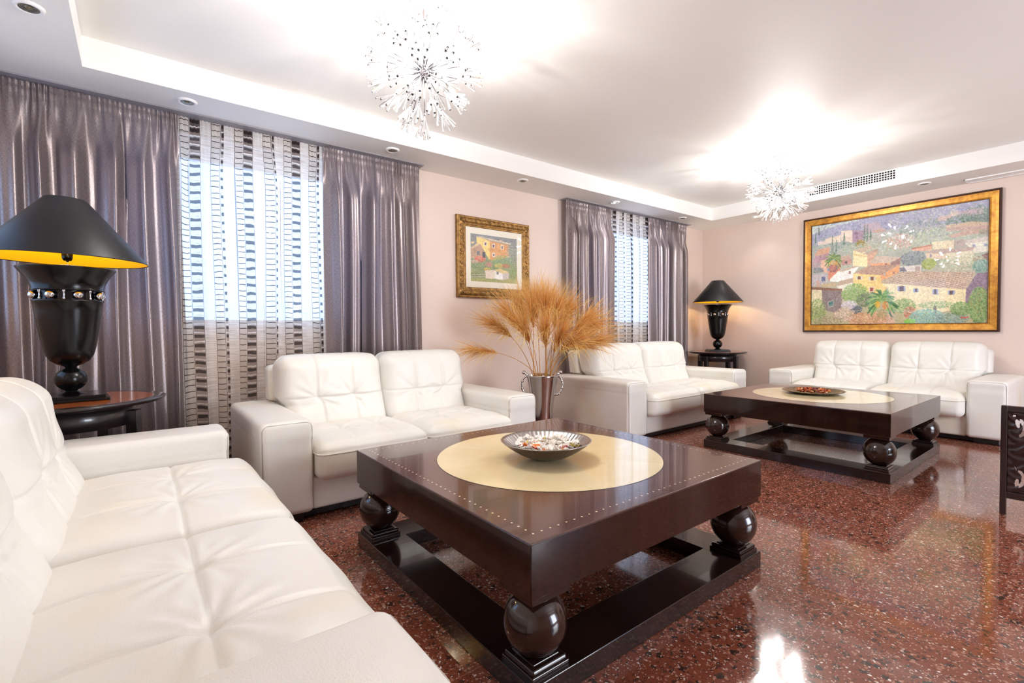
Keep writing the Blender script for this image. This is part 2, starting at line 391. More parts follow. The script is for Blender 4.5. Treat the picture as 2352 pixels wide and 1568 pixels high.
wall('wall_left', M_WALL, 'y', NY-.3, BY+.3, ZC, WX-.26, WX, [WIN1, WIN2])
wall('wall_back', M_WALL, 'x', WX, RX, ZC, BY, BY+.26, [])
wall('wall_near', M_WALL, 'x', WX, RX, ZC, NY-.26, NY, [WIN3])
wall('wall_right', M_WALL, 'y', NY-.3, BY+.3, ZC, RX, RX+.26, [FILL_WIN])
m = MB()   # lowered border around the raised tray
m.box(WX, TX, NY, BY, ZS, ZC); m.box(TX, TR, TY, BY, ZS, ZC); m.box(TX, TR, NY, TN, ZS, ZC); m.box(TR, RX, NY, BY, ZS, ZC)
tag(m.build('trim_1', M_CEIL), kind='structure')
def window(name, axis, h, d):
    a, b_, z0, z1 = h; e = empty(name, (0, 0, 0), kind='structure'); m = MB(); t = .06
    def bx(p, q, s0, s1, dd=.03):
        if axis == 'y': m.bbox(d-dd, d+dd, p, q, s0, s1, .006)
        else: m.bbox(p, q, d-dd, d+dd, s0, s1, .006)
    bx(a, a+t, z0, z1); bx(b_-t, b_, z0, z1); bx(a, b_, z0, z0+t); bx(a, b_, z1-.13, z1); c_ = (a+b_)/2
    m.build('window_frame', M_WHITE, e)
    m = MB()
    for p, q in ((a+t, b_-t),):
        if axis == 'y': m.add([(d, p, z0+t), (d, q, z0+t), (d, q, z1-.13), (d, p, z1-.13)], [(0, 1, 2, 3)])
        else: m.add([(p, d, z0+t), (q, d, z0+t), (q, d, z1-t), (p, d, z1-t)], [(0, 1, 2, 3)])
    m.build('window_glass', M_GLASS, e); return e
window('window_1', 'y', WIN1, WX-.2); window('window_2', 'y', WIN2, WX-.2)
window('window_3', 'x', WIN3, NY-.2); window('fill_window', 'y', FILL_WIN, RX+.2)  # the right-hand window is unseen, added to let fill light in

# ------------------------------------------------------------------ ceiling fittings
def make_downlight(lit):
    e = empty('recessed_downlight', (0, 0, 0))
    m = MB(); m.lathe([(.0385, -.002), (.040, -.010), (.046, -.013), (.056, -.010), (.060, -.001), (.060, 0)], 40); m.build('trim_ring', M_WHITE, e)
    m = MB(); m.lathe([(.0001, -.0035), (.014, -.0035), (.024, -.0045), (.034, -.008), (.039, -.010)], 32); m.build('reflector', M_SOCKETDARK, e)
    m = MB(); m.lathe([(.0001, -.010), (.010, -.0095), (.016, -.007), (.017, -.0036)], 20)
    m.build('bulb', M_BULB if lit else M_BULBOFF2, e)
    if lit:
        ld = bpy.data.lights.new('downlight_beam', 'SPOT'); ld.energy = DOWNLIGHT_WATTS; ld.spot_size = 1.9; ld.spot_blend = .8; ld.shadow_soft_size = .03
        ld.color = (1, .95, .88); lo = bpy.data.objects.new('downlight_beam', ld); COL.objects.link(lo); lo.parent = e; lo.location = (0, 0, -.03)
    return e
M_BULBOFF2 = simple('unlit_halogen', (120, 110, 90), 0.15, 0.3)
spots = [(0.042, -0.378, 0, 'large round recessed downlight at the top left corner of the photo'),
         (-0.655, 0.301, 0, 'recessed downlight above the left striped sheer, dark inside'),
         (-0.655, 1.786, 0, 'recessed downlight above the middle grey drape, unlit'),
         (-0.655, 3.242, 0, 'small unlit downlight above the little gilt framed painting'),
         (-0.655, 4.717, 1, 'lit recessed downlight over the far window'),
         (-0.655, 6.174, 0, 'unlit downlight above the farthest grey drape'),
         (0.008, 6.952, 1, 'glowing downlight just left of the far chandelier'),
         (1.882, 6.875, 0, 'unlit downlight right of the air vent above the large painting')]
pa = {}
for x, y, lit, lab in spots:
    if lit not in pa: d = pa[lit] = make_downlight(lit)
    else: d = copy_tree(pa[lit])
    d.location = (x, y, ZS); tag(d, lab, 'downlight', 'recessed ceiling downlights')
# air vent in the riser of the tray
e = empty('air_vent', (1.235, TY, 2.787), label='long white air vent grille of small dark squares in the ceiling step', cat='vent')
VW, VH = 0.435, 0.052
m = MB(); m.bbox(-VW-.05, VW+.05, -.008, 0, VH, VH+.012, .002); m.bbox(-VW-.05, VW+.05, -.008, 0, -VH-.012, -VH, .002)
m.bbox(-VW-.05, -VW, -.008, 0, -VH, VH, .002); m.bbox(VW, VW+.05, -.008, 0, -VH, VH, .002); m.build('frame', M_WHITE, e)
m = MB(); m.box(-VW, VW, -.0015, -.0005, -VH, VH); m.build('duct_shade_sheet', M_VENTSHADE, e)  # thin black sheet stands in for the shade inside the duct
m = MB()
for i in range(35): x = -VW+2*VW*i/34; m.box(x-.0032, x+.0032, -.006, -.001, -VH, VH)
for j in range(5): z = -VH+2*VH*j/4; m.box(-VW, VW, -.007, -.002, z-.0034, z+.0034)
m.build('grille', M_WHITE, e)
e = empty('access_panel', (2.62, 7.0, ZS), label='flat white rectangular panel in the ceiling border at the far right', cat='ceiling panel')
m = MB(); m.bbox(-.45, .45, .06, .075, -.012, 0, .002); m.bbox(-.45, .45, .225, .24, -.012, 0, .002); m.bbox(-.45, -.435, .06, .24, -.012, 0, .002); m.bbox(.435, .45, .06, .24, -.012, 0, .002); m.build('rim', M_WHITE, e)
m = MB(); m.bbox(-.435, .435, .075, .225, -.006, 0, .002); m.build('panel', M_WHITE, e)

# ------------------------------------------------------------------ curtains
def cloth(name, material, axis, a0, a1, d, ztop, zbot, pleat, amp, seed, fullness=2.0, flare=0.0, parent=None, nz=70, lean=None):
    """pleated cloth hanging along an axis at distance d; the wave points into the room"""
    rnd = random.Random(seed); Wd = a1-a0; ps = []; x = 0
    while x < Wd: wd = pleat*rnd.uniform(.6, 1.5); ps.append((x, wd, rnd.uniform(.55, 1.15), rnd.uniform(-.5, .5), rnd.uniform(-.02, .02))); x += wd
    k = Wd/x; ps = [(a*k, b_*k, c_, d_, e_) for a, b_, c_, d_, e_ in ps]
    xs = []
    for (px, pw, pa_, ph, pl) in ps:
        n = 18
        for i in range(n): xs.append((px+pw*i/n, (i/n), pa_, ph, pl, px, pw))
    xs.append((Wd, 0.0, ps[-1][2], 0, 0, Wd, pleat))
    tg = 0.026
    vs = []; uv = []; zs = [ztop-(ztop-zbot)*((j/nz)**1.35) for j in range(nz+1)]
    us = [0]; 
    for i in range(1, len(xs)): us.append(us[-1]+(xs[i][0]-xs[i-1][0])*fullness)
    for j, z in enumerate(zs):
        dd = ztop-z; t = min(1, max(0, (dd-.05)/.40)); t = t*t*(3-2*t)
        for i, (xx, fr, pa_, ph, pl, px, pw) in enumerate(xs):
            main = (0.5-0.5*math.cos(2*PI*fr))*pa_*amp + 0.22*amp*math.sin(4*PI*fr+ph*3)*pa_*math.sin(PI*fr)
            drift = math.sin(dd*1.7+px*9+seed)*.010*t
            sub = math.sin(6*PI*fr+dd*2+ph*5)*.10*amp*(1-t)
            g = 0.010+0.009*math.sin(2*PI*xx/tg)*(1 if dd < .085 else math.exp(-(dd-.085)/.05))
            tape = -0.006*math.exp(-((dd-.03)/.008)**2)-0.008*math.exp(-((dd-.085)/.010)**2)
            off = g*(1-t*.7)+main*(.25+.75*t)*min(1, .15+dd*2.2)+sub*min(1, dd*6)+tape
            xo = xx+pl*t*1.2*math.sin(PI*fr)+drift+(lean(xx/Wd, dd) if lean else 0)
            if flare: xo += (xx/Wd-.5)*flare*(dd/(ztop-zbot))
            if i in (0, len(xs)-1): xo = xx+((xx/Wd-.5)*flare*(dd/(ztop-zbot)) if flare else 0)
            vs.append((d+off, a0+xo, z) if axis == 'y' else (a0+xo, d+off, z)); uv.append((us[i], z))
    nx = len(xs); fs = [(j*nx+i, (j+1)*nx+i, (j+1)*nx+i+1, j*nx+i+1) for j in range(nz) for i in range(nx-1)]
    m = MB(); m.add(vs, fs, True); o = m.build(name, material, parent)
    l = o.data.uv_layers.new(name='UVMap'); a = np.zeros(len(o.data.loops), dtype=np.int32); o.data.loops.foreach_get('vertex_index', a)
    l.data.foreach_set('uv', np.array(uv, dtype=np.float32)[a].ravel()); return o
CD = WX+.085
def drape(label, axis, a0, a1, d, seed, **k):
    return tag(cloth('curtain', M_DRAPE, axis, a0, a1, d, ZS-.012, .02, .15, .10, seed, **k), label, 'curtain', 'grey metallic drapes')
drape('wide grey mauve metallic drape behind the large black lamp at far left', 'y', -.80, 0.262, CD, 3, flare=.05)
drape('grey metallic drape between the striped sheer and the small gilt painting', 'y', 1.27, 2.16, CD, 5, flare=.05)
drape('grey metallic drape left of the far sheer, behind the dried grasses', 'y', 4.12, 4.93, CD, 8)
drape('grey metallic drape right of the far sheer, next to the room corner', 'y', 5.72, 6.66, CD, 11)
tag(cloth('sheer_curtain', M_SHEER, 'y', .20, 1.33, CD-.02, ZS-.012, .02, .17, .045, 21, fullness=1.25), 'white translucent sheer with dark woven stripes filling the near window', 'sheer curtain', 'striped sheers')
tag(cloth('sheer_curtain', M_SHEER, 'y', 4.86, 5.78, CD-.02, ZS-.012, .02, .17, .045, 27, fullness=1.25), 'striped translucent sheer in the far window, narrow between grey drapes', 'sheer curtain', 'striped sheers')
M_VOILE = simple('white_voile', (244, 244, 244), 0.8)
for a0, a1, sd in ((-.72, -.30, 41), (.05, .50, 43)):
    pass
for a0, a1 in ((-.85, 2.19), (4.08, 6.70)):
    m = MB(); m.bbox(WX+.03, WX+.16, a0, a1, ZS-.009, ZS, .003)
    tag(m.build('curtain_track', M_TRACK), 'slim grey curtain track on the ceiling over the '+('near' if a0 < 0 else 'far')+' window drapes', 'curtain track', 'curtain tracks')

# ------------------------------------------------------------------ sofas
def quilt(x, t, xs, ts, x0, x1, t0, t1, seed=0, g=.009, puff=.016):
    d = 0.0; ex = [x0]+xs+[x1]; et = [t0]+ts+[t1]
    px = pt = 0
    for a, b_ in zip(ex[:-1], ex[1:]):
        if a <= x <= b_: px = math.sin(PI*(x-a)/(b_-a))**.55 if b_ > a else 0
    for a, b_ in zip(et[:-1], et[1:]):
        if a <= t <= b_: pt = math.sin(PI*(t-a)/(b_-a))**.55 if b_ > a else 0
    d += puff*(.35*px+.35*pt+.3*px*pt)
    for a in xs: d -= g*math.exp(-((x-a)/.0062)**2)
    for a in ts: d -= g*math.exp(-((t-a)/.0062)**2)
    for i, a in enumerate(xs):
        for j, b_ in enumerate(ts):
            dx, dt = x-a, t-b_; r = math.hypot(dx, dt); an = math.atan2(dt, dx)
            d -= .013*math.exp(-(r/.035)**2)
            d += .0035*math.sin(an*7+seed+i*2)*math.exp(-((r-.07)/.05)**2)+.0022*math.sin(an*13+seed*3+j)*math.exp(-((r-.12)/.07)**2)
    return d
def sofa(label, loc, rz, W, aw, seed, feet=True):
    rn = random.Random(seed); D = 1.08; AH = .585
    e = empty('sofa', loc, rz, label=label, cat='sofa', group='white leather sofas')
    W2 = W/2; iw = W-2*aw
    for sgn in (-1, 1):
        hz = AH-.05
        def fa(p, n, s_=sgn):
            x, y, z = p
            z += .005*math.exp(-(x/(aw*.4))**2)*(1 if n[2] > .3 else 0)
            zz = z+AH/2+.025
            if abs(n[0]) > .5:    # stitched seam along the sides
                x -= math.copysign(.004*math.exp(-((zz-.475)/.006)**2), n[0])
                x += math.copysign(.004*math.sin(y*9+seed)*math.sin(zz*7), n[0])
            if n[1] < -.5: y += .003*math.sin(zz*30+seed)*math.exp(-((zz-.5)/.05)**2)
            return (x, y, z)
        vs, fs = rbox(aw, D, hz, .036, 10, 40, 40, 5, fa)
        m = MB(); m.add([(p[0]+sgn*(W2-aw/2), p[1], p[2]+.05+hz/2) for p in vs], fs, True); arm = m.build('armrest', M_LEATHER, e)
        # piping around the front panel of the arm
        m = MB(); cx = sgn*(W2-aw/2); hx = aw/2-.0105; r = .034; yb = -D/2+.0100
        pts = [(cx-hx, yb, .08)]+[(cx-hx+r-r*math.cos(a), yb, AH-.0105-r+r*math.sin(a)) for a in [i*PI/12 for i in range(7)]]
        pts += [(cx+hx-r+r*math.sin(a), yb, AH-.0105-r+r*math.cos(a)) for a in [i*PI/12 for i in range(7)]]+[(cx+hx, yb, .08)]
        m.tube(pts, .0034, 6); m.build('front_piping', M_SEAM, arm)
        m = MB()
        for s2 in (-1, 1):
            m.tube([(cx+s2*(aw/2-.003), -D/2+.06, .475), (cx+s2*(aw/2-.003), D/2-.06, .475)], .0016, 5)
        m.build('side_stitching', M_SEAM, arm)
    vs, fs = rbox(iw+.01, .96, .20, .02, 8, 8, 4, 3)
    m = MB(); m.add([(p[0], p[1]-.02, p[2]+.15) for p in vs], fs, True); m.build('base', M_LEATHER, e)
    cw = iw/2-.004; ch = .21; cdp = .70
    for i in (0, 1):
        cx = -iw/2+cw/2+.002+i*(cw+.004); sd = seed*7+i
        xs = [-cw/6, cw/6]; ts = [-.02]
        def fc(p, n):
            x, y, z = p; up = max(0, n[2]); fx = max(0, 1-(abs(x)/(cw/2))**4); fy = max(0, 1-(abs(y)/(cdp/2))**4)
            if up > 0:
                z += up*(.030*fx*fy + quilt(x, y, xs, ts, -cw/2, cw/2, -cdp/2, cdp/2, sd, .008, .012)*(.25+.75*fy))
                z += up*.0035*math.sin(y*38+x*7+sd)*math.exp(-((abs(x)-cw*.33)/.1)**2)*math.sin(x*5+sd)
            if n[1] < -.2:      # soft front roll
                zz = (z+ch/2)/ch
                y -= .022*math.sin(PI*min(1, max(0, zz)))*fx+.004*math.sin(x*17+sd)*(1-abs(zz-.5))
                y += .006*math.exp(-((zz-.80)/.03)**2)
            return (x, y, z)
        vs, fs = rbox(cw, cdp, ch, .055, int(cw/.009), int(cdp/.009), 12, 5, fc)
        m = MB(); m.add([(p[0]+cx, p[1]-.265, p[2]+.335) for p in vs], fs, True); c_ = m.build('seat_cushion', M_LEATHER, e)
        # piping along the front edge
        m = MB(); pts = []; hw = cw/2-.055; zt = ch/2-.052
        for k in range(13):
            a = PI/2*k/12; pts.append((-hw-.055*math.cos(a), -cdp/2+.055-.055*math.sin(a), -math.sin(a)))
        pts = [(-cw/2, -cdp/2+.16, 0), (-cw/2, -cdp/2+.09, 0)]+pts
        pts += [(-hw+2*hw*k/30, -cdp/2, -1) for k in range(1, 30)]
        pts += [(-x, y, n_) for x, y, n_ in reversed(pts[:15])]
        P_ = []
        for x, y, n_ in pts:
            q = fc((x, y, zt), (0, n_, 0)); P_.append((q[0]+cx, q[1]-.265, q[2]+.335))
        pts = P_
        m.tube(pts, .0042, 7); m.build('piping', M_PIPE, c_)
        # back cushion
        bh = .53; bt = .24; sd += 3; xs2 = [-cw/6, cw/6]; ts2 = [-.01]; bw = cw+.006
        def fb(p, n):
            x, y, z = p; v = z/(bh/2); fx = max(0, 1-(abs(x)/(bw/2))**5)
            if n[1] < 0:
                q = quilt(x, z, xs2, ts2, -bw/2, bw/2, -bh/2, bh/2, sd, .008, .020)
                y -= -n[1]*(q+.030*fx*max(0, 1-abs((z-.11)/.17)**3)+.012*fx)
                y -= -n[1]*.0035*math.sin(z*31-x*9+sd)*math.exp(-((abs(x)-bw*.38)/.07)**2)
            if n[2] > 0:
                z += n[2]*(.022*fx - sum(.006*math.exp(-((x-a)/.0075)**2) for a in xs2)-.004*math.exp(-((y-.02)/.008)**2))
            y += .40*(z+bh/2)-.06*max(0, v)**2
            up_ = min(1, max(0, (z+bh/2-.21)/.05)); sg = -1 if i == 0 else 1
            x += sg*.035*up_*max(0, min(1, (x*sg+bw/2-.1)/.3))
            return (x, y, z)
        vs, fs = rbox(bw, bt, bh, .075, int(bw/.009), 14, int(bh/.009), 6, fb)
        m = MB(); m.add([(p[0]+cx, p[1]+.135, p[2]+.375+bh/2) for p in vs], fs, True); m.build('back_cushion', M_LEATHER, e)
    def fk(p, n):
        x, y, z = p; up_ = min(1, max(0, (z+.405-.545)/.012)); return (x+math.copysign(.048*up_, x)*(abs(x)/(iw/2)), y+.12*(z+.405)/.81, z)
    vs, fs = rbox(iw+.02, .15, .80, .045, 10, 3, 60, 5, fk)
    m = MB(); m.add([(p[0], p[1]+.345, p[2]+.05+.40) for p in vs], fs, True); m.build('back_frame', M_LEATHER, e)
    for sx in (-1, 1):
        for sy in (-1, 1):
            m = MB(); x = sx*(W2-aw/2); y = sy*(D/2-.13); m.bbox(x-.09, x+.09, y-.09, y+.09, 0, .055, .008); m.build('foot', M_FOOT, e)
    m = MB(); m.box(-iw/2-.05, iw/2+.05, -D/2+.07, D/2-.06, .012, .052); m.build('gap_shade', M_FOOT, e)  # black box stands in for the shade in the gap under the sofa
    return e
sofa('white leather sofa in the foreground at the lower left, seen from its end', (1.455, -.175, 0), PI, 2.56, .28, 1)
sofa('white leather sofa in front of the near striped sheer, behind the near coffee table', (-.11, 1.50, 0), PI/2, 1.975, .28, 2)
sofa('white leather sofa under the far window, right of the silver vase', (-.11, 4.75, 0), PI/2, 2.25, .29, 3)
sofa('white leather sofa against the back wall under the large painting', (1.60, 6.67, 0), 0, 2.08, .28, 4)

# ------------------------------------------------------------------ coffee tables
def coffee_table(label, x0, x1, y0, y1, dots):
    cx, cy = (x0+x1)/2, (y0+y1)/2; h = (x1-x0)/2
    e = empty('coffee_table', (cx, cy, 0), label=label, cat='coffee table', group='square ball-legged coffee tables')
    T, B = .492, .325
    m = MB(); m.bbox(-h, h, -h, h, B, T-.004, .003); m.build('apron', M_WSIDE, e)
    m = MB(); m.bbox(-h, h, -h, h, T-.006, T, .0025); top = m.build('tabletop', M_WTOPDOT if dots else M_WTOP, e)
    m = MB(); m.lathe([(.0001, T+.0008), (.53, T+.0008), (.53, T-.001)], 128, smooth=False); m.build('ivory_disc', M_IVORY, top)
    m = MB(); m.lathe([(.53, T+.0009), (.533, T+.0009), (.533, T-.001), (.53, T-.001)], 128, smooth=False); m.build('disc_edge_line', M_BLACKWOOD, top)
    # base frame with an open middle
    fw = .180; m = MB(); z0, z1 = 0.0, .072
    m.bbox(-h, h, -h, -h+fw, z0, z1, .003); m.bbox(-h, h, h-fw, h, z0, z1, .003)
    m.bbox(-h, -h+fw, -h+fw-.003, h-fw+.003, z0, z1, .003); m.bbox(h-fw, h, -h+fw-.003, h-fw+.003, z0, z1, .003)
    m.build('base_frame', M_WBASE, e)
    for sx in (-1, 1):
        for sy in (-1, 1):
            x, y = sx*(h-.086), sy*(h-.086)
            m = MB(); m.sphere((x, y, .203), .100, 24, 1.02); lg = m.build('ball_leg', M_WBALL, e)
            m = MB(); m.bbox(x-.074, x+.074, y-.074, y+.074, .070, .088, .003); m.bbox(x-.070, x+.070, y-.070, y+.070, .086, .104, .009)
            m.bbox(x-.052, x+.052, y-.052, y+.052, .098, .108, .003); m.build('plinth_block', M_WBASE, lg)
            m = MB(); m.bbox(x-.078, x+.078, y-.078, y+.078, .301, .326, .003); m.build('cap_block', M_WSIDE, lg)
    return e
coffee_table('near dark wood coffee table with dotted border and ivory disc', .911, 2.286, .863, 2.241, True)
coffee_table('far dark wood coffee table with ivory disc, before the back wall sofa', .905, 2.301, 4.11, 5.489, False)
ZT = .4928

# ------------------------------------------------------------------ bowl and plate
e = empty('bowl', (1.64, 1.50, ZT), label='ribbed silver bowl of white petals on the near coffee table', cat='bowl')
m = MB(); prof = []
for i in range(15):
    t = i/14; prof.append((.055+.155*t, .004+.083*t**1.55))
inn = [(r-.004 if r > .06 else r, z+.0035) for r, z in reversed(prof)]
rb = lambda j, r, z: (.006 if j % 4 < 2 else -.006) if r > .1 and r < .2095 else 0
m.lathe([(.0001, .0005), (.05, .0005)]+prof, 220, rib=rb, mi=1)
m.lathe([(.210, .087), (.2115, .0885), (.209, .0885)]+inn+[(.0001, .0075)], 220, rib=rb)
m.build('bowl_body', [M_BOWL, M_BOWLOUT], e)
def potpourri(name, n, R, z0, dome, cols, size, seed, parent_loc, label, cat, rise=0):
    rn = random.Random(seed); m = MB(); colr = []
    for i in range(n):
        a = rn.uniform(0, 2*PI); r = R*math.sqrt(rn.random()); x, y = r*math.cos(a), r*math.sin(a)
        z = z0+rise*(r/R)**2+dome*(1-.6*(r/R)**2)*rn.random()+rn.uniform(0, .006); s_ = size*rn.uniform(.5, 1.15)
        q = Quaternion((rn.gauss(0, 1), rn.gauss(0, 1), rn.gauss(0, .6)), rn.uniform(-.9, .9)) @ Quaternion((0, 0, 1), rn.uniform(0, 6.28))
        vs = []; fs = []; kk = 4
        for u in range(kk+1):
            for v in range(kk+1):
                uu, vv = u/kk*2-1, v/kk*2-1; wv_ = (1-.6*uu*uu)*.7
                p = Vector((uu*s_, vv*wv_*s_, .35*s_*(uu*uu+vv*vv*.6)+rn.uniform(-.06, .06)*s_)); vs.append(q @ p+Vector((x, y, z)))
        for u in range(kk):
            for v in range(kk): b0 = u*(kk+1)+v; fs.append((b0, b0+1, b0+kk+2, b0+kk+1))
        m.add(vs, fs, True); c = lin(rn.choices([c_ for c_, w_ in cols], [w_ for c_, w_ in cols])[0]); colr += [(*c, 1)]*len(vs)
    zmin = min(v[2] for v in m.v)
    o = m.build(name, M_POT); ca = o.data.color_attributes.new('paint', 'FLOAT_COLOR', 'POINT'); ca.data.foreach_set('color', np.array(colr, dtype=np.float32).ravel())
    md = o.modifiers.new('thickness', 'SOLIDIFY'); md.thickness = .0015
    o.location = parent_loc; return tag(o, label, cat, kind='stuff')
potpourri('potpourri', 210, .145, .030, .030, [((250, 246, 238), 84), ((240, 232, 220), 30), ((240, 140, 64), 10), ((176, 24, 34), 3), ((228, 206, 110), 3)], .026, 4, (1.64, 1.50, ZT), 'white, orange and red dried petals in the silver bowl', 'potpourri', rise=.026)
e = empty('serving_plate', (1.53, 4.87, ZT), label='round bronze plate with fluted rim on the far coffee table', cat='plate')
m = MB(); m.lathe([(.0001, .001), (.14, .001), (.20, .009), (.245, .024), (.250, .0265), (.246, .0285), (.20, .013), (.14, .005), (.0001, .005)], 120, rib=lambda j, r, z: .012*math.cos(j*2*PI/6) if r > .17 else 0); m.build('plate_body', M_PLATE, e)
potpourri('potpourri', 190, .145, .012, .028, [((196, 84, 28), 34), ((224, 150, 72), 22), ((120, 44, 26), 20), ((232, 200, 160), 12), ((90, 30, 40), 8)], .017, 9, (1.53, 4.87, ZT), 'orange and brown dried petals on the bronze plate', 'potpourri')

# ------------------------------------------------------------------ side tables and lamps
def make_side_table(inlay):
    e = empty('side_table', (0, 0, 0))
    m = MB(); m.lathe([(.0001, .708), (.34, .708), (.385, .716), (.408, .730), (.410, .736), (.404, .7395), (.352, .740)], 96); t = m.build('tabletop', M_BLACKWOOD, e)
    m = MB(); m.lathe([(.0001, .7398), (.352, .7398)], 96, smooth=False); m.build('wood_inlay', inlay, t)
    m = MB(); m.lathe([(.0001, .708), (.255, .708), (.265, .706), (.265, .600), (.255, .596), (.0001, .596)], 72); m.build('apron', M_BLACKWOOD, e)
    for k in range(4):
        a = PI/4+k*PI/2+.35; m = MB(); m.bbox(-.027, .027, -.027, .027, 0, .676, .004)
        ca, sa = math.cos(a), math.sin(a); m.v = [(.285*ca+x*ca-y*sa, .285*sa+x*sa+y*ca, z) for x, y, z in m.v]
        m.build('leg', M_BLACKWOOD, e)
    m = MB(); m.lathe([(.0001, .165), (.26, .165), (.27, .178), (.26, .19), (.0001, .19)], 64); m.build('lower_shelf', M_BLACKWOOD, e)
    return e
L1 = (-.147, -.285); L2 = (-.500, 6.86)
t1 = make_side_table(M_ORANGEWOOD); t1.location = (*L1, 0); tag(t1, 'round dark side table with orange wood top under the large left lamp', 'side table', 'round side tables')
t2 = copy_tree(t1); t2.location = (*L2, 0); t2.rotation_euler.z = .4; tag(t2, 'round dark side table in the far room corner', 'side table', 'round side tables')
def make_lamp():
    e = empty('table_lamp', (0, 0, 0)); z = .0   # heights above the table top (0.74)
    m = MB(); m.bbox(-.150, .150, -.150, .150, 0, .014, .003); m.bbox(-.137, .137, -.137, .137, .012, .030, .003)
    m.lathe([(.06, .030), (.05, .036), (.032, .042), (.028, .05)], 40); m.build('base', M_BLACK, e)
    m = MB(); m.sphere((0, 0, .110), .067, 24, .94); m.build('ball', M_BLACK, e)
    m = MB(); P = [(.026, .168), (.030, .178), (.062, .190), (.093, .210), (.112, .238), (.122, .272), (.134, .33), (.146, .40), (.158, .47), (.163, .515), (.168, .520), (.168, .528), (.150, .528)]
    P = [(p*.86, q) for p, q in P]; m.lathe(P, 72); m.build('urn_body', M_BLACK, e)
    m = MB(); m.lathe([(.118, .528), (.118, .575)], 48); m.lathe([(p*.87, q) for p, q in [(.150, .575), (.170, .575), (.170, .583), (.168, .590), (.176, .615), (.192, .645), (.214, .672), (.228, .690), (.230, .694), (.222, .696), (.10, .690), (.0001, .690)]], 72)
    m.build('urn_rim', M_BLACK, e)
    for k in range(8):
        a = 2*PI*k/8+.25; m = MB(); m.sphere((.137*math.cos(a), .137*math.sin(a), .5515), .0215, 10); m.build('silver_ball', M_CHROME, e)
        a += PI/8; m = MB(); m.lathe([(.0001, .528), (.007, .528), (.007, .535), (.004, .54), (.004, .563), (.007, .568), (.007, .575)], 12, .137*math.cos(a), .137*math.sin(a)); m.build('spacer_post', M_CHROME, e)
    m = MB(); m.tube([(0, 0, .69), (0, 0, .745)], .006, 10); m.build('neck', M_CHROME, e)
    m = MB(); m.lathe([(.0001, .738), (.016, .738), (.022, .75), (.024, .775), (.020, .79), (.0001, .79)], 24); m.build('socket', M_BLACK, e)
    m = MB(); m.sphere((0, 0, .835), .032, 12, 1.25); m.build('bulb', M_BULBOFF, e)
    m = MB()
    for s_ in (-1, 1): m.tube([(0, 0, .742), (s_*.045, 0, .76), (s_*.062, 0, .82), (s_*.058, 0, .95), (s_*.03, 0, 1.02), (0, 0, 1.035)], .0022, 6)
    for k in range(3):
        a = k*2*PI/3; m.tube([(0, 0, 1.035), (.083*math.cos(a), .083*math.sin(a), 1.045)], .0018, 6)
    m.build('harp', M_CHROME, e)
    m = MB(); m.lathe([(.347, .734), (.348, .731), (.350, .731), (.350, .736), (.086, 1.052), (.0845, 1.053), (.083, 1.05), (.347, .734)], 96); sh = m.build('lamp_shade', M_SHADE, e)
    m = MB(); m.lathe([(.346, .7345), (.0825, 1.05)], 96); m.build('shade_lining', M_SHADEIN, sh)
    ld = bpy.data.lights.new('lamp_bulb_light', 'POINT'); ld.energy = LAMP_WATTS; ld.color = (1, .92, .70); ld.shadow_soft_size = .04
    lo = bpy.data.objects.new('lamp_bulb_light', ld); COL.objects.link(lo); lo.parent = e; lo.location = (0, 0, .90)
    return e
l1 = make_lamp(); l1.location = (*L1, .741); tag(l1, 'large black urn lamp with gold lined shade at the left of the photo', 'table lamp', 'black urn table lamps'); l1.rotation_euler.z = .1
l2 = copy_tree(l1); l2.location = (*L2, .741); l2.rotation_euler.z = .75
for o in l1.children:      # the shade of the near lamp sits slightly askew
    if o.name.startswith('lamp_shade'):
        Mx = Matrix.Translation((0, 0, 1.048)) @ Matrix.Rotation(math.radians(1.4), 4, Matrix.Rotation(-.1, 3, 'Z') @ Fw) @ Matrix.Translation((0, 0, -1.04))
        o.matrix_basis = Mx
tag(l2, 'black urn lamp with silver beads in the far corner of the room', 'table lamp', 'black urn table lamps')

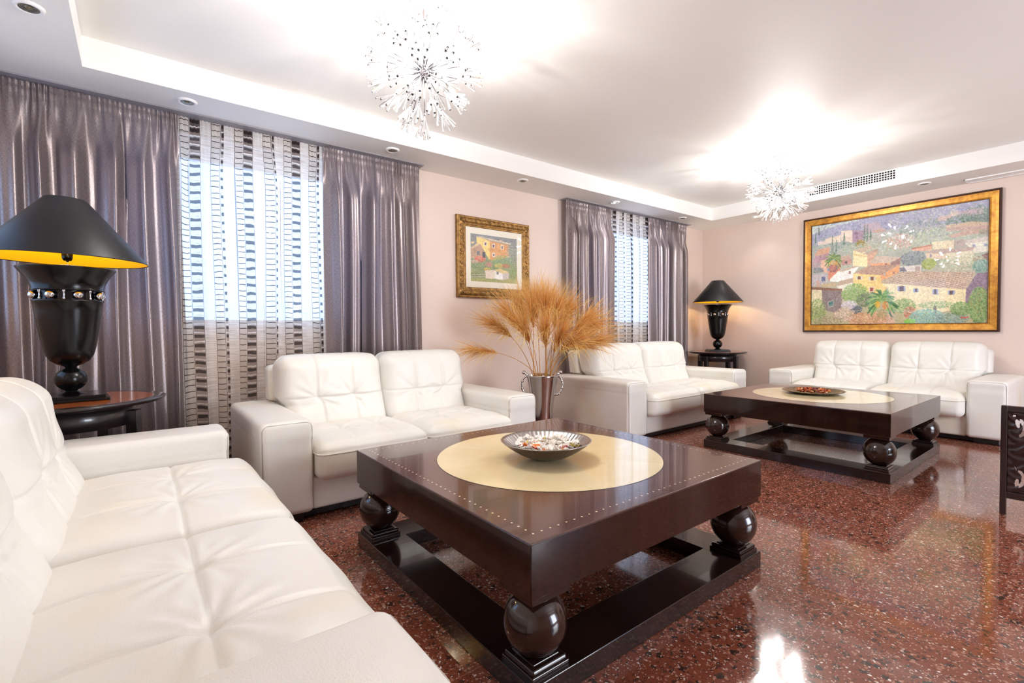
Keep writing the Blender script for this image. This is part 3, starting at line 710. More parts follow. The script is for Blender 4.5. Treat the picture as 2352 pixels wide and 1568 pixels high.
# ------------------------------------------------------------------ chandeliers
def make_chandelier():
    e = empty('chandelier', (0, 0, 0)); rn = random.Random(5)
    top = ZC-2.491
    m = MB(); m.lathe([(.0001, top-.022), (.014, top-.022), (.016, top-.012), (.074, top-.012), (.076, top-.010), (.076, top)], 40); m.build('canopy', M_CANOPY, e)
    m = MB(); m.tube([(0, 0, .02), (0, 0, top-.02)], .005, 8); m.build('stem', M_CHROME, e)
    m = MB(); m.sphere((0, 0, 0), .030, 14)
    for i in range(60):
        z_ = 1-2*(i+.5)/60; r = math.sqrt(1-z_*z_); a = i*2.39996; d_ = Vector((r*math.cos(a), r*math.sin(a), z_)); m.sphere(d_*.031, .0055, 5)
    m.build('hub', M_CHROME, e)
    # prototypes along +Z
    rm = MB(); rm.tube([(0, 0, .028), (0, 0, .205)], .0022, 6)
    rm.lathe([(.0001, .200), (.004, .202), (.005, .207), (.003, .212), (.0001, .213)], 10)
    proto_rod = None; clusters = []
    for v in range(3):
        c = MB(); nc = 7
        for k in range(nc):
            a = 2*PI*k/nc+v; sp_ = .34 if k else .0
            if k == 0: d_ = Vector((0, 0, 1))
            else: d_ = Vector((math.sin(sp_+.10*rn.random())*math.cos(a), math.sin(sp_+.10*rn.random())*math.sin(a), 1)).normalized()
            l_ = rn.uniform(.095, .13); st = Vector((0, 0, .208)); p1 = st+d_*.02; p2 = st+d_*l_
            c.tube([st, p1, p2-d_*.004, p2], [.0011, .0017, .0072, .0058], 6, smooth=False)
        clusters.append(c)
    n = 50; first = []
    for i in range(n):
        z_ = 1-2*(i+.5)/n; r = math.sqrt(1-z_*z_); a = i*2.39996+.4
        d_ = Vector((r*math.cos(a), r*math.sin(a), z_)); d_ = (d_+Vector((rn.uniform(-.12, .12), rn.uniform(-.12, .12), rn.uniform(-.12, .12)))).normalized()
        if d_.z > .97: continue
        q = Vector((0, 0, 1)).rotation_difference(d_)
        if proto_rod is None: rod = proto_rod = rm.build('rod', M_ROD, e)
        else: rod = proto_rod.copy(); COL.objects.link(rod); rod.parent = e
        rod.rotation_mode = 'QUATERNION'; rod.rotation_quaternion = q; rod.scale = (1, 1, rn.uniform(.86, 1.04))
        v = i % 3
        if len(first) <= v: cl = clusters[v].build('crystal_cluster', M_CRYSTAL, rod); first.append(cl)
        else: cl = first[v].copy(); COL.objects.link(cl); cl.parent = rod
    bm_ = MB(); bm_.lathe([(.0001, .150), (.006, .152), (.009, .165), (.009, .180), (.005, .190), (.0001, .192)], 12); bp = None
    nb = 12
    for i in range(nb):
        z_ = 1-2*(i+.5)/nb; r = math.sqrt(1-z_*z_); a = i*2.39996+1.1; d_ = Vector((r*math.cos(a), r*math.sin(a), z_*.8)).normalized()
        q = Vector((0, 0, 1)).rotation_difference(d_)
        if bp is None: b_ = bp = bm_.build('bulb', M_BULB, e)
        else: b_ = bp.copy(); COL.objects.link(b_); b_.parent = e
        b_.rotation_mode = 'QUATERNION'; b_.rotation_quaternion = q
        ld = bpy.data.lights.new('chandelier_bulb_light', 'POINT'); ld.energy = CHANDELIER_WATTS; ld.color = (1, .975, .945); ld.shadow_soft_size = .012
        lo = bpy.data.objects.new('chandelier_bulb_light', ld); COL.objects.link(lo); lo.parent = e; lo.location = d_*.205
    return e
c1 = make_chandelier(); c1.location = (.949, 1.255, 2.491); tag(c1, 'large starburst crystal chandelier at the top centre, nearest the camera', 'chandelier', 'starburst chandeliers')
c2 = copy_tree(c1); c2.location = (1.064, 5.257, 2.491); c2.rotation_euler.z = 1.9; tag(c2, 'starburst crystal chandelier farther away, left of the air vent', 'chandelier', 'starburst chandeliers')

# ------------------------------------------------------------------ vase with dried grasses
VX, VY = -.145, 3.05
e = empty('vase', (VX, VY, 0), label='tall tapered polished silver vase standing between two white sofas', cat='vase')
m = MB(); prof = [(.085, 0), (.088, .012), (.078, .03), (.070, .06), (.074, .12), (.088, .25), (.108, .40), (.128, .52), (.142, .60), (.150, .640), (.154, .652), (.152, .660)]
m.lathe([(.0001, 0)]+prof+[(.146, .658), (.136, .60), (.104, .42), (.078, .20), (.0001, .10)], 72); m.build('vase_body', M_SILVER, e)
for s_ in (-1, 1):
    m = MB(); pts = []
    for i in range(13):
        t = i/12; a = -PI/2+PI*t
        pts.append((s_*(.125+.060*math.cos(a)+.02*t), 0, .555+.075*math.sin(a)*1.2))
    pts = [(s_*.118, 0, .48)]+pts+[(s_*.150, 0, .668), (s_*.172, 0, .682)]
    m.tube(pts, [.010]*len(pts[:-2])+[.015, .012], 10)
    for p in (pts[3], pts[6], pts[9]): m.sphere(p, .014, 8)
    m.sphere((s_*.176, 0, .684), .019, 8)
    h_ = m.build('handle', M_SILVER, e)
e.rotation_euler.z = yaw
def stalk(base, tip, bend, L_pl, nb, seed, label, group, droop=1.0):
    rn = random.Random(seed); base = Vector(base); tip = Vector(tip)
    e = empty('dried_grass_stalk', base, label=label, cat='dried grass', group=group)
    d = tip-base; mid = base*.5+tip*.5+Vector(bend)
    def P(t): return (base*(1-t)**2+mid*2*t*(1-t)+tip*t*t)-base
    m = MB(); m.tube([P(i/14) for i in range(15)], [.0042-.0028*i/14 for i in range(15)], 6); m.build('stem', M_STEM, e)
    m = MB(); tone = []
    T1 = (P(1)-P(.92)).normalized(); t_start = max(.3, 1-L_pl*.50/d.length)
    for k in range(nb):
        t = t_start+(1-t_start)*rn.random()**.8; o = P(t); tg = (P(min(1, t+.03))-P(t-.03)).normalized()
        side = Vector((rn.gauss(0, 1), rn.gauss(0, 1), rn.gauss(0, 1))); side = (side-tg*side.dot(tg)).normalized()
        pale = rn.random() < .32
        l_ = L_pl*rn.uniform(.45, 1.0)*(.8 if pale else 1); spread = rn.uniform(.06, .75)*rn.uniform(.5, 1)*(1.5 if pale else 1)
        out = (tg*math.cos(spread)+side*math.sin(spread)).normalized(); g = droop*(rn.uniform(.5, 1.5) if pale else rn.uniform(.02, .5)**1.5)
        wd = rn.uniform(.0012, .0027); ww = out.cross(Vector((rn.gauss(0, 1), rn.gauss(0, 1), rn.gauss(0, 1)))).normalized()
        vs = []; ns = 5; p = Vector(o); dr = Vector(out)
        for s_ in range(ns+1):
            q = wd*(1-s_/ns)**.7+.00015
            vs += [p+ww*q, p-ww*q]; dr = (dr+Vector((0, 0, -g*.32))+side*.015).normalized(); p = p+dr*(l_/ns)
        m.add(vs, [(2*s_, 2*s_+1, 2*s_+3, 2*s_+2) for s_ in range(ns)], True)
        tv = rn.uniform(.6, .9) if pale else rn.random()**1.5*.6
        for s_ in range(ns+1): tone += [min(1, tv+.45*s_/ns)]*2
    o = m.build('plume', M_GRASS, e); a = o.data.attributes.new('tone', 'FLOAT', 'POINT'); a.data.foreach_set('value', np.array(tone, dtype=np.float32))
    return e
# image-plane like frame at the vase: r = to the right seen from the room, f = away
rv = Vector((math.cos(yaw), math.sin(yaw), 0)); fv = Vector((-math.sin(yaw), math.cos(yaw), 0))
def vp(r, f, z): return Vector((VX, VY, 0))+rv*r+fv*f+Vector((0, 0, z))
heads = [(-.64, -.02, .93, .10, .05), (-.44, .05, 1.16, .0, .03), (-.30, -.1, 1.25, 0, .0), (-.20, .1, 1.32, 0, .0), (-.10, -.08, 1.30, 0, 0), (-.06, .05, 1.38, 0, 0),
         (.03, -.1, 1.33, 0, 0), (.08, .12, 1.36, 0, 0), (.14, -.06, 1.28, 0, 0), (.24, .05, 1.26, 0, 0), (.40, -.08, 1.19, 0, 0), (.50, .06, 1.14, 0, 0), (.30, -.15, 1.0, .0, .03), (.53, -.04, 1.00, 0, .04),
         (-.18, -.16, 1.12, 0, .0), (.02, -.18, 1.10, 0, 0), (.16, -.18, 1.04, 0, 0)]
for i, (r, f, z, _, bz) in enumerate(heads):
    a = i*2.4; b0 = vp(.035*math.cos(a)+.05*(r > 0)-.05*(r < 0), .05*math.sin(a), .60)
    tip = vp(r*.98, f, z-.02)
    bend = rv*(-r*.22)+Vector((0, 0, .06+bz))
    if i == 0: lab, gr, dp = 'single golden dried grass stalk drooping far out to the left of the vase', 'dried grasses in the vase', 1.6
    else: lab, gr, dp = 'golden dried grass stalk in the silver vase, in the upright bunch', 'dried grasses in the vase', 1.2
    stalk(b0, tip, bend, .40 if i else .36, 380 if i else 260, 100+i, lab, gr, dp)

# ------------------------------------------------------------------ paintings
rngp = np.random.default_rng(7)
def vnoise(H, W, cell, seed):
    r = np.random.default_rng(seed); gh, gw = int(H/cell)+3, int(W/cell)+3; g = r.random((gh, gw))
    y = np.arange(H)/cell; x = np.arange(W)/cell; yi = y.astype(int); xi = x.astype(int); fy = (y-yi)[:, None]; fx = (x-xi)[None, :]
    fy = fy*fy*(3-2*fy); fx = fx*fx*(3-2*fx)
    a = g[yi][:, xi]; b_ = g[yi][:, xi+1]; c = g[yi+1][:, xi]; d = g[yi+1][:, xi+1]
    return (a*(1-fx)+b_*fx)*(1-fy)+(c*(1-fx)+d*fx)*fy
class Canvas:
    def __init__(s, W, H, conv):
        s.W, s.H = W, H; s.im = np.zeros((H, W, 3)); s.conv = conv; s.r = np.random.default_rng(3)
        s.Y, s.X = np.mgrid[0:H, 0:W]; s.k = 0
        s.n1 = vnoise(H, W, 5, 1)*.5+vnoise(H, W, 11, 2)*.3+vnoise(H, W, 2.5, 9)*.2
    def pts(s, P): return [(u*s.W, v*s.H) for u, v in (s.conv(*p) for p in P)]
    def mask(s, P):
        P = s.pts(P); ins = np.zeros((s.H, s.W), bool); x = s.X+.5+(s.n1-.5)*2.0; y = s.Y+.5
        for (x0, y0), (x1, y1) in zip(P, P[1:]+P[:1]):
            if y0 == y1: continue
            c = ((y0 > y) != (y1 > y)) & (x < (x1-x0)*(y-y0)/(y1-y0)+x0); ins ^= c
        return ins
    def poly(s, P, c, var=20, stripe=None):
        mk = s.mask(P); s.k += 1; n = (vnoise(s.H, s.W, 4, 50+s.k)-.5)*2*var
        col = np.array(c)[None, None]+n[..., None]*np.array([1, .95, .8])
        if stripe:
            an, per, am = stripe; ph = (s.X*math.cos(an)+s.Y*math.sin(an))/per*2*PI+s.n1*4; col = col+(np.sin(ph)*am)[..., None]
            ph = (s.X*math.sin(an)-s.Y*math.cos(an))/(per*1.3)*2*PI+s.n1*5; col = col+(np.sin(ph)*am*.4)[..., None]
        s.im[mk] = col[mk]
    def quad(s, x0, y0, x1, y1, c, var=8): s.poly([(x0, y0), (x1, y0), (x1, y1), (x0, y1)], c, var)
    def dabs(s, cx, cy, rx, ry, n, cols, size=(1.2, 3.2), tri=False):
        n = int(n*1.5); size = (size[0]*.75, size[1]*.85)
        ux, uy = s.conv(cx, cy); ex, ey = s.conv(cx+rx, cy+ry); ux *= s.W; uy *= s.H; rx = ex*s.W-ux; ry = ey*s.H-uy
        for _ in range(n):
            a = s.r.uniform(0, 2*PI); q = math.sqrt(s.r.random()); x = ux+rx*q*math.cos(a); y = uy+ry*q*math.sin(a)
            if tri: t = (y-(uy-ry))/(2*ry); x = ux+(x-ux)*max(.05, t)
            rr = s.r.uniform(*size); X0, X1 = int(max(0, x-rr*2)), int(min(s.W, x+rr*2+1)); Y0, Y1 = int(max(0, y-rr*2)), int(min(s.H, y+rr*2+1))
            if X1 <= X0 or Y1 <= Y0: continue
            an = s.r.uniform(0, PI); dx = s.X[Y0:Y1, X0:X1]-x; dy = s.Y[Y0:Y1, X0:X1]-y
            d = ((dx*math.cos(an)+dy*math.sin(an))/rr)**2+((-dx*math.sin(an)+dy*math.cos(an))/(rr*.55))**2
            c = np.array(cols[s.r.integers(len(cols))])+s.r.normal(0, 15)-8*(y-uy)/max(ry, 1); q_ = s.im[Y0:Y1, X0:X1]; q_[d < 1] = q_[d < 1]*.38+c*.62
    def stroke(s, P, w_, c):
        P = s.pts(P)
        for (x0, y0), (x1, y1) in zip(P[:-1], P[1:]):
            n = int(max(abs(x1-x0), abs(y1-y0))*1.5)+1
            for i in range(n):
                t = i/n; x, y = x0+(x1-x0)*t, y0+(y1-y0)*t; r = w_*(1-.0*t)
                X0, X1 = int(max(0, x-r)), int(min(s.W, x+r+1)); Y0, Y1 = int(max(0, y-r)), int(min(s.H, y+r+1))
                s.im[Y0:Y1, X0:X1] = np.array(c)
    def palm(s, cx, cy, R, cols, w_=1.0, n=26):
        for k in range(n):
            a = -PI*1.3+PI*1.6*k/(n-1)+s.r.normal(0, .10); L_ = R*s.r.uniform(.75, 1.05); pts = []
            for i in range(7):
                t = i/6; pts.append((cx+math.cos(a)*L_*t, cy+math.sin(a)*L_*t*.95+R*.38*t*t))
            s.stroke(pts, w_, np.array(cols[k % len(cols)])+s.r.normal(0, 6))
    def impasto(s, n):
        for _ in range(n):
            x, y = s.r.uniform(0, s.W), s.r.uniform(0, s.H); xi, yi = int(x), int(y); c = s.im[yi, xi]+s.r.normal(0, 15)+s.r.normal(0, 6, 3)
            rr = s.r.uniform(1.2, 3.4); X0, X1 = int(max(0, x-rr)), int(min(s.W, x+rr+1)); Y0, Y1 = int(max(0, y-rr)), int(min(s.H, y+rr+1))
            an = s.r.normal(.2, .7); dx = s.X[Y0:Y1, X0:X1]-x; dy = s.Y[Y0:Y1, X0:X1]-y
            d = ((dx*math.cos(an)+dy*math.sin(an))/rr)**2+((-dx*math.sin(an)+dy*math.cos(an))/(rr*.38))**2
            q_ = s.im[Y0:Y1, X0:X1]; q_[d < 1] = q_[d < 1]*.3+c*.7
    def finish(s):
        s.impasto(int(s.W*s.H/16))
        im = s.im.copy(); k = np.pad(im, ((1, 1), (1, 1), (0, 0)), 'edge'); im = im*.4+.15*(k[:-2, 1:-1]+k[2:, 1:-1]+k[1:-1, :-2]+k[1:-1, 2:]); im = 255*(np.clip(im, 0, 255)/255)**.82; n = (vnoise(s.H, s.W, 2.2, 77)-.5)*16+(vnoise(s.H, s.W, 26, 78)-.5)*10
        return np.clip(im+n[..., None], 0, 255)
def canvas_mesh(im, w_, h_, parent, T):
    """colour grid in the plane; T maps (u right, v up) metres to local xyz"""
    H, W, _ = im.shape; c = im/255; c = np.where(c <= .04045, c/12.92, ((c+.055)/1.055)**2.4)
    vs = [T(w_*(i/(W-1)-.5), h_*(.5-j/(H-1))) for j in range(H) for i in range(W)]
    fs = [(j*W+i, (j+1)*W+i, (j+1)*W+i+1, j*W+i+1) for j in range(H-1) for i in range(W-1)]
    m = MB(); m.add(vs, fs, False); o = m.build('canvas', M_PAINT, parent)
    ca = o.data.color_attributes.new('paint', 'FLOAT_COLOR', 'POINT'); ca.data.foreach_set('color', np.concatenate([c, np.ones((H, W, 1))], 2).astype(np.float32).ravel()); return o
def frame_mesh(w_, h_, prof, T, mi_fn=None, orn=None):
    """mitred frame: prof = [(inset from outer edge, height off wall)]"""
    m = MB(); N_ = 60
    for si in range(4):
        vs = []; n_ = N_ if orn else 1; L_ = (w_, h_)[si % 2]; O_ = (h_, w_)[si % 2]
        for k in range(n_+1):
            for pi_, (ins, ht) in enumerate(prof):
                s_ = -1+2*k/n_; a = s_*(L_/2-ins); b_ = O_/2-ins; hh = ht
                if orn: hh += orn(a, pi_)
                u, v = ((a, -b_), (b_, a), (-a, b_), (-b_, -a))[si]; vs.append(T(u, v, hh))
        q = len(prof); fs = [(k*q+i, (k+1)*q+i, (k+1)*q+i+1, k*q+i+1) for k in range(n_) for i in range(q-1)]
        m.add(vs, fs, bool(orn))
        if mi_fn:
            for idx in range(len(fs)): m.mi[-len(fs)+idx] = mi_fn(idx % (q-1))
    return m
# --- large painting of a hillside village
def conv_big(x, y):
    s_ = (x-175)/(1985-175); zl, zr = .971, .772; u = s_*zl/(zr+s_*(zl-zr)); top = 415-290*s_; bot = 1445-25*s_
    return u, (y-top)/(bot-top)
C = Canvas(620, 410, conv_big)
yy = np.linspace(0, 1, C.H)[:, None, None]; C.im[:] = (1-yy)*np.array([178, 180, 196])+yy*np.array([176, 164, 118])
mid = np.exp(-((yy-.38)/.2)**2); C.im[:] = C.im*(1-mid*.6)+np.array([158, 170, 148])*mid*.6
C.poly([(175, 400), (780, 300), (600, 370), (430, 405), (300, 450), (180, 500)], (206, 222, 212), 6)
C.poly([(175, 505), (300, 455), (430, 410), (600, 375), (800, 300), (1300, 200), (1990, 120), (1990, 380), (1200, 420), (700, 480), (175, 640)], (156, 156, 186), 18)
C.dabs(500, 420, 330, 60, 420, [(150, 152, 190), (168, 170, 200), (138, 146, 172), (176, 178, 190)], (2, 6))
C.dabs(1450, 330, 560, 130, 700, [(158, 160, 172), (178, 180, 176), (190, 184, 190), (140, 158, 150), (200, 198, 190)], (2, 6))
C.dabs(1850, 300, 170, 80, 260, [(96, 122, 112), (130, 150, 140), (112, 136, 120)], (2, 5))
C.dabs(1300, 430, 260, 60, 240, [(104, 124, 122), (130, 146, 138), (150, 164, 150)], (2, 5))
C.dabs(420, 590, 260, 60, 320, [(112, 142, 128), (140, 160, 130), (124, 146, 150), (150, 170, 140)], (2, 5))
C.dabs(900, 590, 240, 90, 500, [(130, 160, 110), (160, 180, 140), (190, 200, 180), (206, 150, 130), (216, 210, 200)], (1.5, 4))
C.dabs(1500, 540, 420, 70, 600, [(178, 194, 150), (200, 206, 178), (160, 180, 140), (150, 168, 150)], (2, 5))
C.dabs(1080, 570, 150, 60, 260, [(214, 150, 130), (224, 180, 160), (190, 120, 104), (232, 226, 220)], (1.5, 4))
C.poly([(315, 545), (472, 505), (472, 575), (320, 595)], (226, 206, 184)); C.poly([(475, 462), (590, 455), (590, 585), (475, 560)], (232, 212, 192)); C.poly([(590, 455), (705, 458), (700, 560), (590, 590)], (164, 138, 156))
C.quad(612, 475, 650, 500, (132, 104, 130)); C.quad(620, 520, 650, 545, (132, 104, 130)); C.poly([(240, 575), (330, 560), (330, 600), (240, 615)], (216, 198, 186))
C.poly([(700, 390), (840, 370), (930, 450), (930, 470), (780, 480), (700, 480)], (176, 158, 172)); C.poly([(780, 470), (860, 440), (935, 450), (860, 485)], (196, 160, 140))
for cx, cy, rx, ry in ((388, 610, 17, 105), (426, 640, 15, 85), (507, 545, 20, 65), (712, 480, 18, 85), (742, 480, 20, 85), (776, 495, 14, 55), (248, 470, 8, 40), (216, 540, 8, 50)):
    C.dabs(cx, cy, rx, ry, 90, [(74, 100, 84), (92, 118, 92), (60, 84, 78)], (1.2, 2.6), True)
C.palm(675, 580, 55, [(150, 140, 70), (190, 140, 60), (120, 120, 70)], .8, 16)
C.dabs(660, 640, 200, 26, 160, [(170, 186, 150), (206, 204, 180), (150, 170, 140)], (2, 4))
# right far houses
C.poly([(1640, 268), (1920, 215), (1918, 285), (1640, 320)], (184, 164, 172)); C.poly([(1580, 262), (1660, 250), (1660, 320), (1580, 300)], (208, 190, 180)); C.poly([(1460, 318), (1600, 290), (1600, 345), (1460, 360)], (204, 178, 172))
C.dabs(1700, 350, 180, 40, 260, [(92, 122, 104), (116, 142, 120), (80, 106, 98)], (2, 4)); C.dabs(1900, 300, 90, 60, 160, [(110, 130, 120), (130, 150, 130)], (2, 4))
C.poly([(1540, 402), (1800, 362), (1982, 372), (1982, 402), (1540, 430)], (202, 176, 150), 14, (1.2, 5, 8)); C.poly([(1540, 430), (1982, 400), (1982, 455), (1540, 462)], (190, 160, 148))
C.poly([(1560, 505), (1720, 465), (1905, 432), (1890, 480), (1600, 535)], (196, 162, 144), 14, (1.2, 5, 8)); C.poly([(1880, 440), (1985, 455), (1985, 500), (1880, 495)], (160, 150, 130))
C.poly([(1405, 575), (1625, 555), (1625, 640), (1410, 655)], (230, 214, 178)); C.poly([(1625, 555), (1740, 548), (1740, 620), (1625, 625)], (176, 158, 148)); C.poly([(1740, 590), (1985, 560), (1985, 670), (1840, 690)], (230, 226, 206)); C.poly([(1740, 560), (1985, 510), (1985, 562), (1740, 592)], (208, 196, 184))
C.quad(1810, 600, 1850, 630, (150, 160, 180)); C.quad(1930, 590, 1965, 620, (150, 160, 180))
C.poly([(1200, 640), (1400, 600), (1405, 660), (1200, 680)], (220, 168, 142)); C.poly([(1195, 640), (1400, 598), (1400, 618), (1195, 655)], (186, 120, 96))
C.poly([(1335, 690), (1550, 650), (1560, 750), (1340, 760)], (226, 206, 176)); C.quad(1380, 700, 1400, 735, (150, 140, 150)); C.poly([(1320, 692), (1420, 660), (1840, 625), (1800, 680), (1600, 700)], (182, 156, 146), 12, (.9, 5, 8))
C.poly([(1550, 690), (1830, 660), (1830, 800), (1550, 790)], (224, 216, 186)); C.poly([(1820, 745), (1975, 685), (1985, 700), (1900, 765), (1820, 775)], (136, 104, 96)); C.poly([(1850, 765), (1985, 700), (1985, 760), (1860, 800)], (150, 120, 110))
C.dabs(1210, 745, 130, 66, 700, [(110, 122, 134), (136, 148, 150), (94, 106, 118), (150, 160, 156)], (1.5, 4)); C.dabs(1370, 800, 75, 52, 260, [(150, 170, 60), (176, 186, 90), (124, 150, 60)], (1.5, 3.5))
C.dabs(1700, 790, 250, 70, 700, [(176, 190, 150), (214, 214, 196), (150, 170, 140), (226, 206, 170), (190, 180, 140)], (1.5, 4)); C.dabs(1900, 830, 90, 70, 340, [(104, 150, 140), (140, 176, 160), (90, 130, 120)], (1.5, 4))
# left houses
C.poly([(205, 725), (250, 655), (368, 628), (350, 695)], (206, 152, 122), 12, (1.3, 5, 7)); C.poly([(210, 725), (350, 695), (352, 775), (214, 795)], (172, 132, 142)); C.dabs(220, 800, 50, 45, 160, [(214, 160, 170), (180, 130, 160), (150, 120, 130)], (1.5, 3.5))
C.poly([(462, 735), (560, 712), (590, 755), (480, 775)], (194, 162, 142), 12, (1.3, 5, 7)); C.poly([(470, 770), (585, 755), (585, 810), (490, 820)], (190, 138, 128)); C.quad(520, 775, 540, 800, (90, 76, 84))
C.poly([(270, 768), (345, 760), (345, 905), (275, 880)], (220, 172, 146)); C.poly([(345, 830), (480, 800), (470, 880), (420, 920), (365, 985), (345, 960)], (212, 128, 100)); C.quad(340, 850, 362, 880, (120, 150, 190)); C.dabs(245, 870, 60, 24, 120, [(80, 90, 110), (110, 116, 130)], (1.5, 3.5))
C.poly([(175, 918), (350, 900), (345, 1000), (175, 1050)], (184, 174, 178)); C.quad(280, 940, 318, 985, (84, 96, 130))
C.palm(400, 745, 95, [(92, 124, 66), (124, 150, 80), (150, 160, 90), (70, 100, 60)], 1.0, 30); C.dabs(402, 800, 45, 22, 90, [(232, 142, 40), (220, 110, 30), (240, 180, 80)], (1.4, 3)); C.dabs(402, 850, 50, 40, 130, [(110, 76, 100), (140, 104, 110), (90, 70, 84)], (1.2, 3))
C.poly([(600, 665), (748, 690), (745, 835), (600, 825)], (242, 224, 168)); C.poly([(748, 690), (860, 655), (800, 770), (748, 835)], (206, 158, 128)); C.poly([(598, 662), (775, 615), (800, 638), (690, 692)], (198, 172, 148), 12, (1.3, 5, 7)); C.poly([(690, 700), (845, 650), (862, 662), (750, 712)], (184, 150, 130)); C.poly([(600, 700), (740, 720), (740, 735), (600, 715)], (218, 184, 120))
C.poly([(770, 790), (840, 722), (1088, 735), (985, 792), (840, 800)], (200, 178, 158), 12, (1.2, 6, 9)); C.poly([(775, 798), (980, 795), (980, 830), (780, 830)], (232, 160, 116)); C.poly([(985, 792), (1088, 738), (1078, 812), (985, 815)], (152, 112, 108)); C.quad(925, 800, 950, 815, (150, 90, 80))
C.poly([(1075, 830), (1240, 818), (1300, 820), (1290, 882), (1080, 880)], (222, 214, 204)); C.poly([(1075, 845), (1120, 835), (1150, 880), (1080, 882)], (110, 110, 126)); C.quad(1235, 830, 1285, 880, (176, 156, 146))
C.poly([(450, 880), (640, 825), (660, 835), (610, 905), (605, 950), (450, 995), (365, 990), (370, 960)], (244, 242, 234)); C.poly([(448, 885), (620, 822), (665, 830), (500, 885)], (186, 160, 140)); C.quad(557, 880, 580, 908, (150, 110, 100))
C.poly([(605, 905), (888, 918), (890, 985), (960, 1045), (900, 1110), (760, 1100), (605, 1030)], (240, 204, 126)); C.poly([(885, 920), (1078, 812), (1070, 892), (885, 985)], (230, 158, 108)); C.poly([(600, 905), (745, 828), (1075, 808), (888, 922)], (174, 138, 118), 16, (2.0, 6, 16))
C.quad(630, 932, 700, 966, (214, 208, 190)); C.quad(648, 932, 680, 966, (110, 70, 64)); C.quad(760, 938, 832, 976, (214, 208, 190)); C.quad(780, 938, 812, 976, (110, 70, 64)); C.quad(765, 1045, 820, 1095, (232, 210, 190)); C.quad(778, 1050, 808, 1090, (150, 70, 60)); C.quad(912, 900, 934, 925, (190, 176, 170)); C.quad(1005, 885, 1028, 908, (160, 110, 100))
C.poly([(430, 1040), (460, 985), (605, 948), (605, 1000), (520, 1030)], (186, 162, 138), 12, (1.2, 6, 8)); C.poly([(275, 1015), (430, 1000), (420, 1040), (290, 1050)], (196, 170, 130)); C.poly([(430, 1040), (600, 1000), (560, 1100), (480, 1090)], (236, 230, 214))
C.poly([(175, 1075), (285, 1068), (282, 1275), (175, 1230)], (228, 214, 172)); C.poly([(285, 1066), (492, 1080), (487, 1255), (440, 1315), (300, 1290)], (128, 112, 110), 18); C.poly([(175, 1045), (492, 1066), (494, 1086), (175, 1074)], (128, 86, 66)); C.quad(232, 985, 262, 1045, (200, 160, 140)); C.poly([(345, 1200), (408, 1180), (408, 1250), (350, 1262)], (176, 160, 150)); C.poly([(355, 1205), (402, 1190), (402, 1242), (358, 1252)], (70, 112, 110))
# big house on the right
C.poly([(890, 1010), (1150, 1015), (1480, 1048), (1758, 1068), (1752, 1250), (1400, 1330), (1050, 1300), (960, 1060)], (238, 220, 170)); C.poly([(1755, 1070), (1862, 900), (1985, 890), (1985, 1100), (1790, 1220), (1752, 1235)], (126, 104, 124))
C.poly([(878, 1002), (1068, 888), (1290, 880), (1852, 886), (1755, 1066), (1480, 1052), (1150, 1020)], (186, 160, 138), 20, (1.9, 6.5, 22))
for x0, y0, x1, y1 in ((1068, 1035, 1128, 1088), (1228, 1060, 1264, 1098), (1424, 1066, 1462, 1120), (1580, 1080, 1632, 1122)): C.quad(x0-10, y0, x1+10, y1, (150, 158, 190)); C.quad(x0+8, y0, x1-8, y1, (84, 66, 76))
C.poly([(1425, 1250), (1440, 1232), (1456, 1250), (1456, 1340), (1425, 1345)], (96, 62, 66))
# garden
C.poly([(600, 1320), (1000, 1290), (1040, 1430), (560, 1440)], (204, 154, 116), 18); C.dabs(760, 1370, 260, 55, 520, [(214, 150, 104), (196, 120, 84), (226, 190, 150), (160, 110, 80), (150, 140, 80)], (1.5, 4))
C.dabs(620, 1110, 140, 95, 900, [(104, 150, 60), (134, 176, 84), (84, 122, 60), (160, 186, 110)], (1.5, 3.8)); C.dabs(720, 1180, 90, 70, 420, [(70, 96, 60), (96, 110, 80), (110, 140, 70), (90, 84, 96)], (1.5, 3.5)); C.dabs(640, 1280, 60, 40, 220, [(60, 76, 96), (86, 96, 110)], (1.5, 3.5))
C.dabs(560, 1230, 80, 45, 260, [(206, 196, 214), (226, 220, 226), (180, 170, 190)], (1.5, 3.5)); C.dabs(520, 1330, 110, 70, 620, [(240, 196, 184), (226, 170, 160), (248, 226, 214), (140, 110, 90), (110, 120, 80)], (1.2, 3))
C.dabs(240, 1300, 90, 130, 800, [(104, 140, 60), (140, 166, 80), (74, 104, 52), (176, 186, 110)], (1.5, 3.5)); C.dabs(340, 1400, 150, 45, 380, [(140, 120, 90), (170, 140, 110), (96, 104, 70), (190, 160, 130)], (1.5, 3.5))
C.dabs(1120, 1240, 130, 70, 700, [(120, 160, 90), (150, 180, 110), (96, 130, 84), (176, 190, 140)], (1.5, 3.5)); C.dabs(1190, 1310, 70, 60, 360, [(196, 60, 50), (220, 100, 90), (96, 130, 80), (240, 170, 160)], (1.2, 3))
C.dabs(1350, 1350, 180, 75, 1000, [(110, 170, 160), (150, 190, 170), (90, 140, 130), (120, 160, 90), (170, 200, 190)], (1.5, 3.5)); C.dabs(1600, 1370, 190, 55, 900, [(130, 150, 130), (170, 186, 170), (96, 120, 96), (80, 110, 90)], (1.5, 3.5))
C.dabs(1700, 1270, 110, 70, 520, [(104, 146, 70), (130, 166, 90), (80, 112, 66)], (1.5, 3.5)); C.dabs(1450, 1230, 200, 30, 300, [(150, 176, 110), (110, 150, 90)], (1.5, 3)); C.dabs(1185, 1400, 60, 25, 200, [(110, 190, 60), (140, 200, 90)], (1.4, 3))
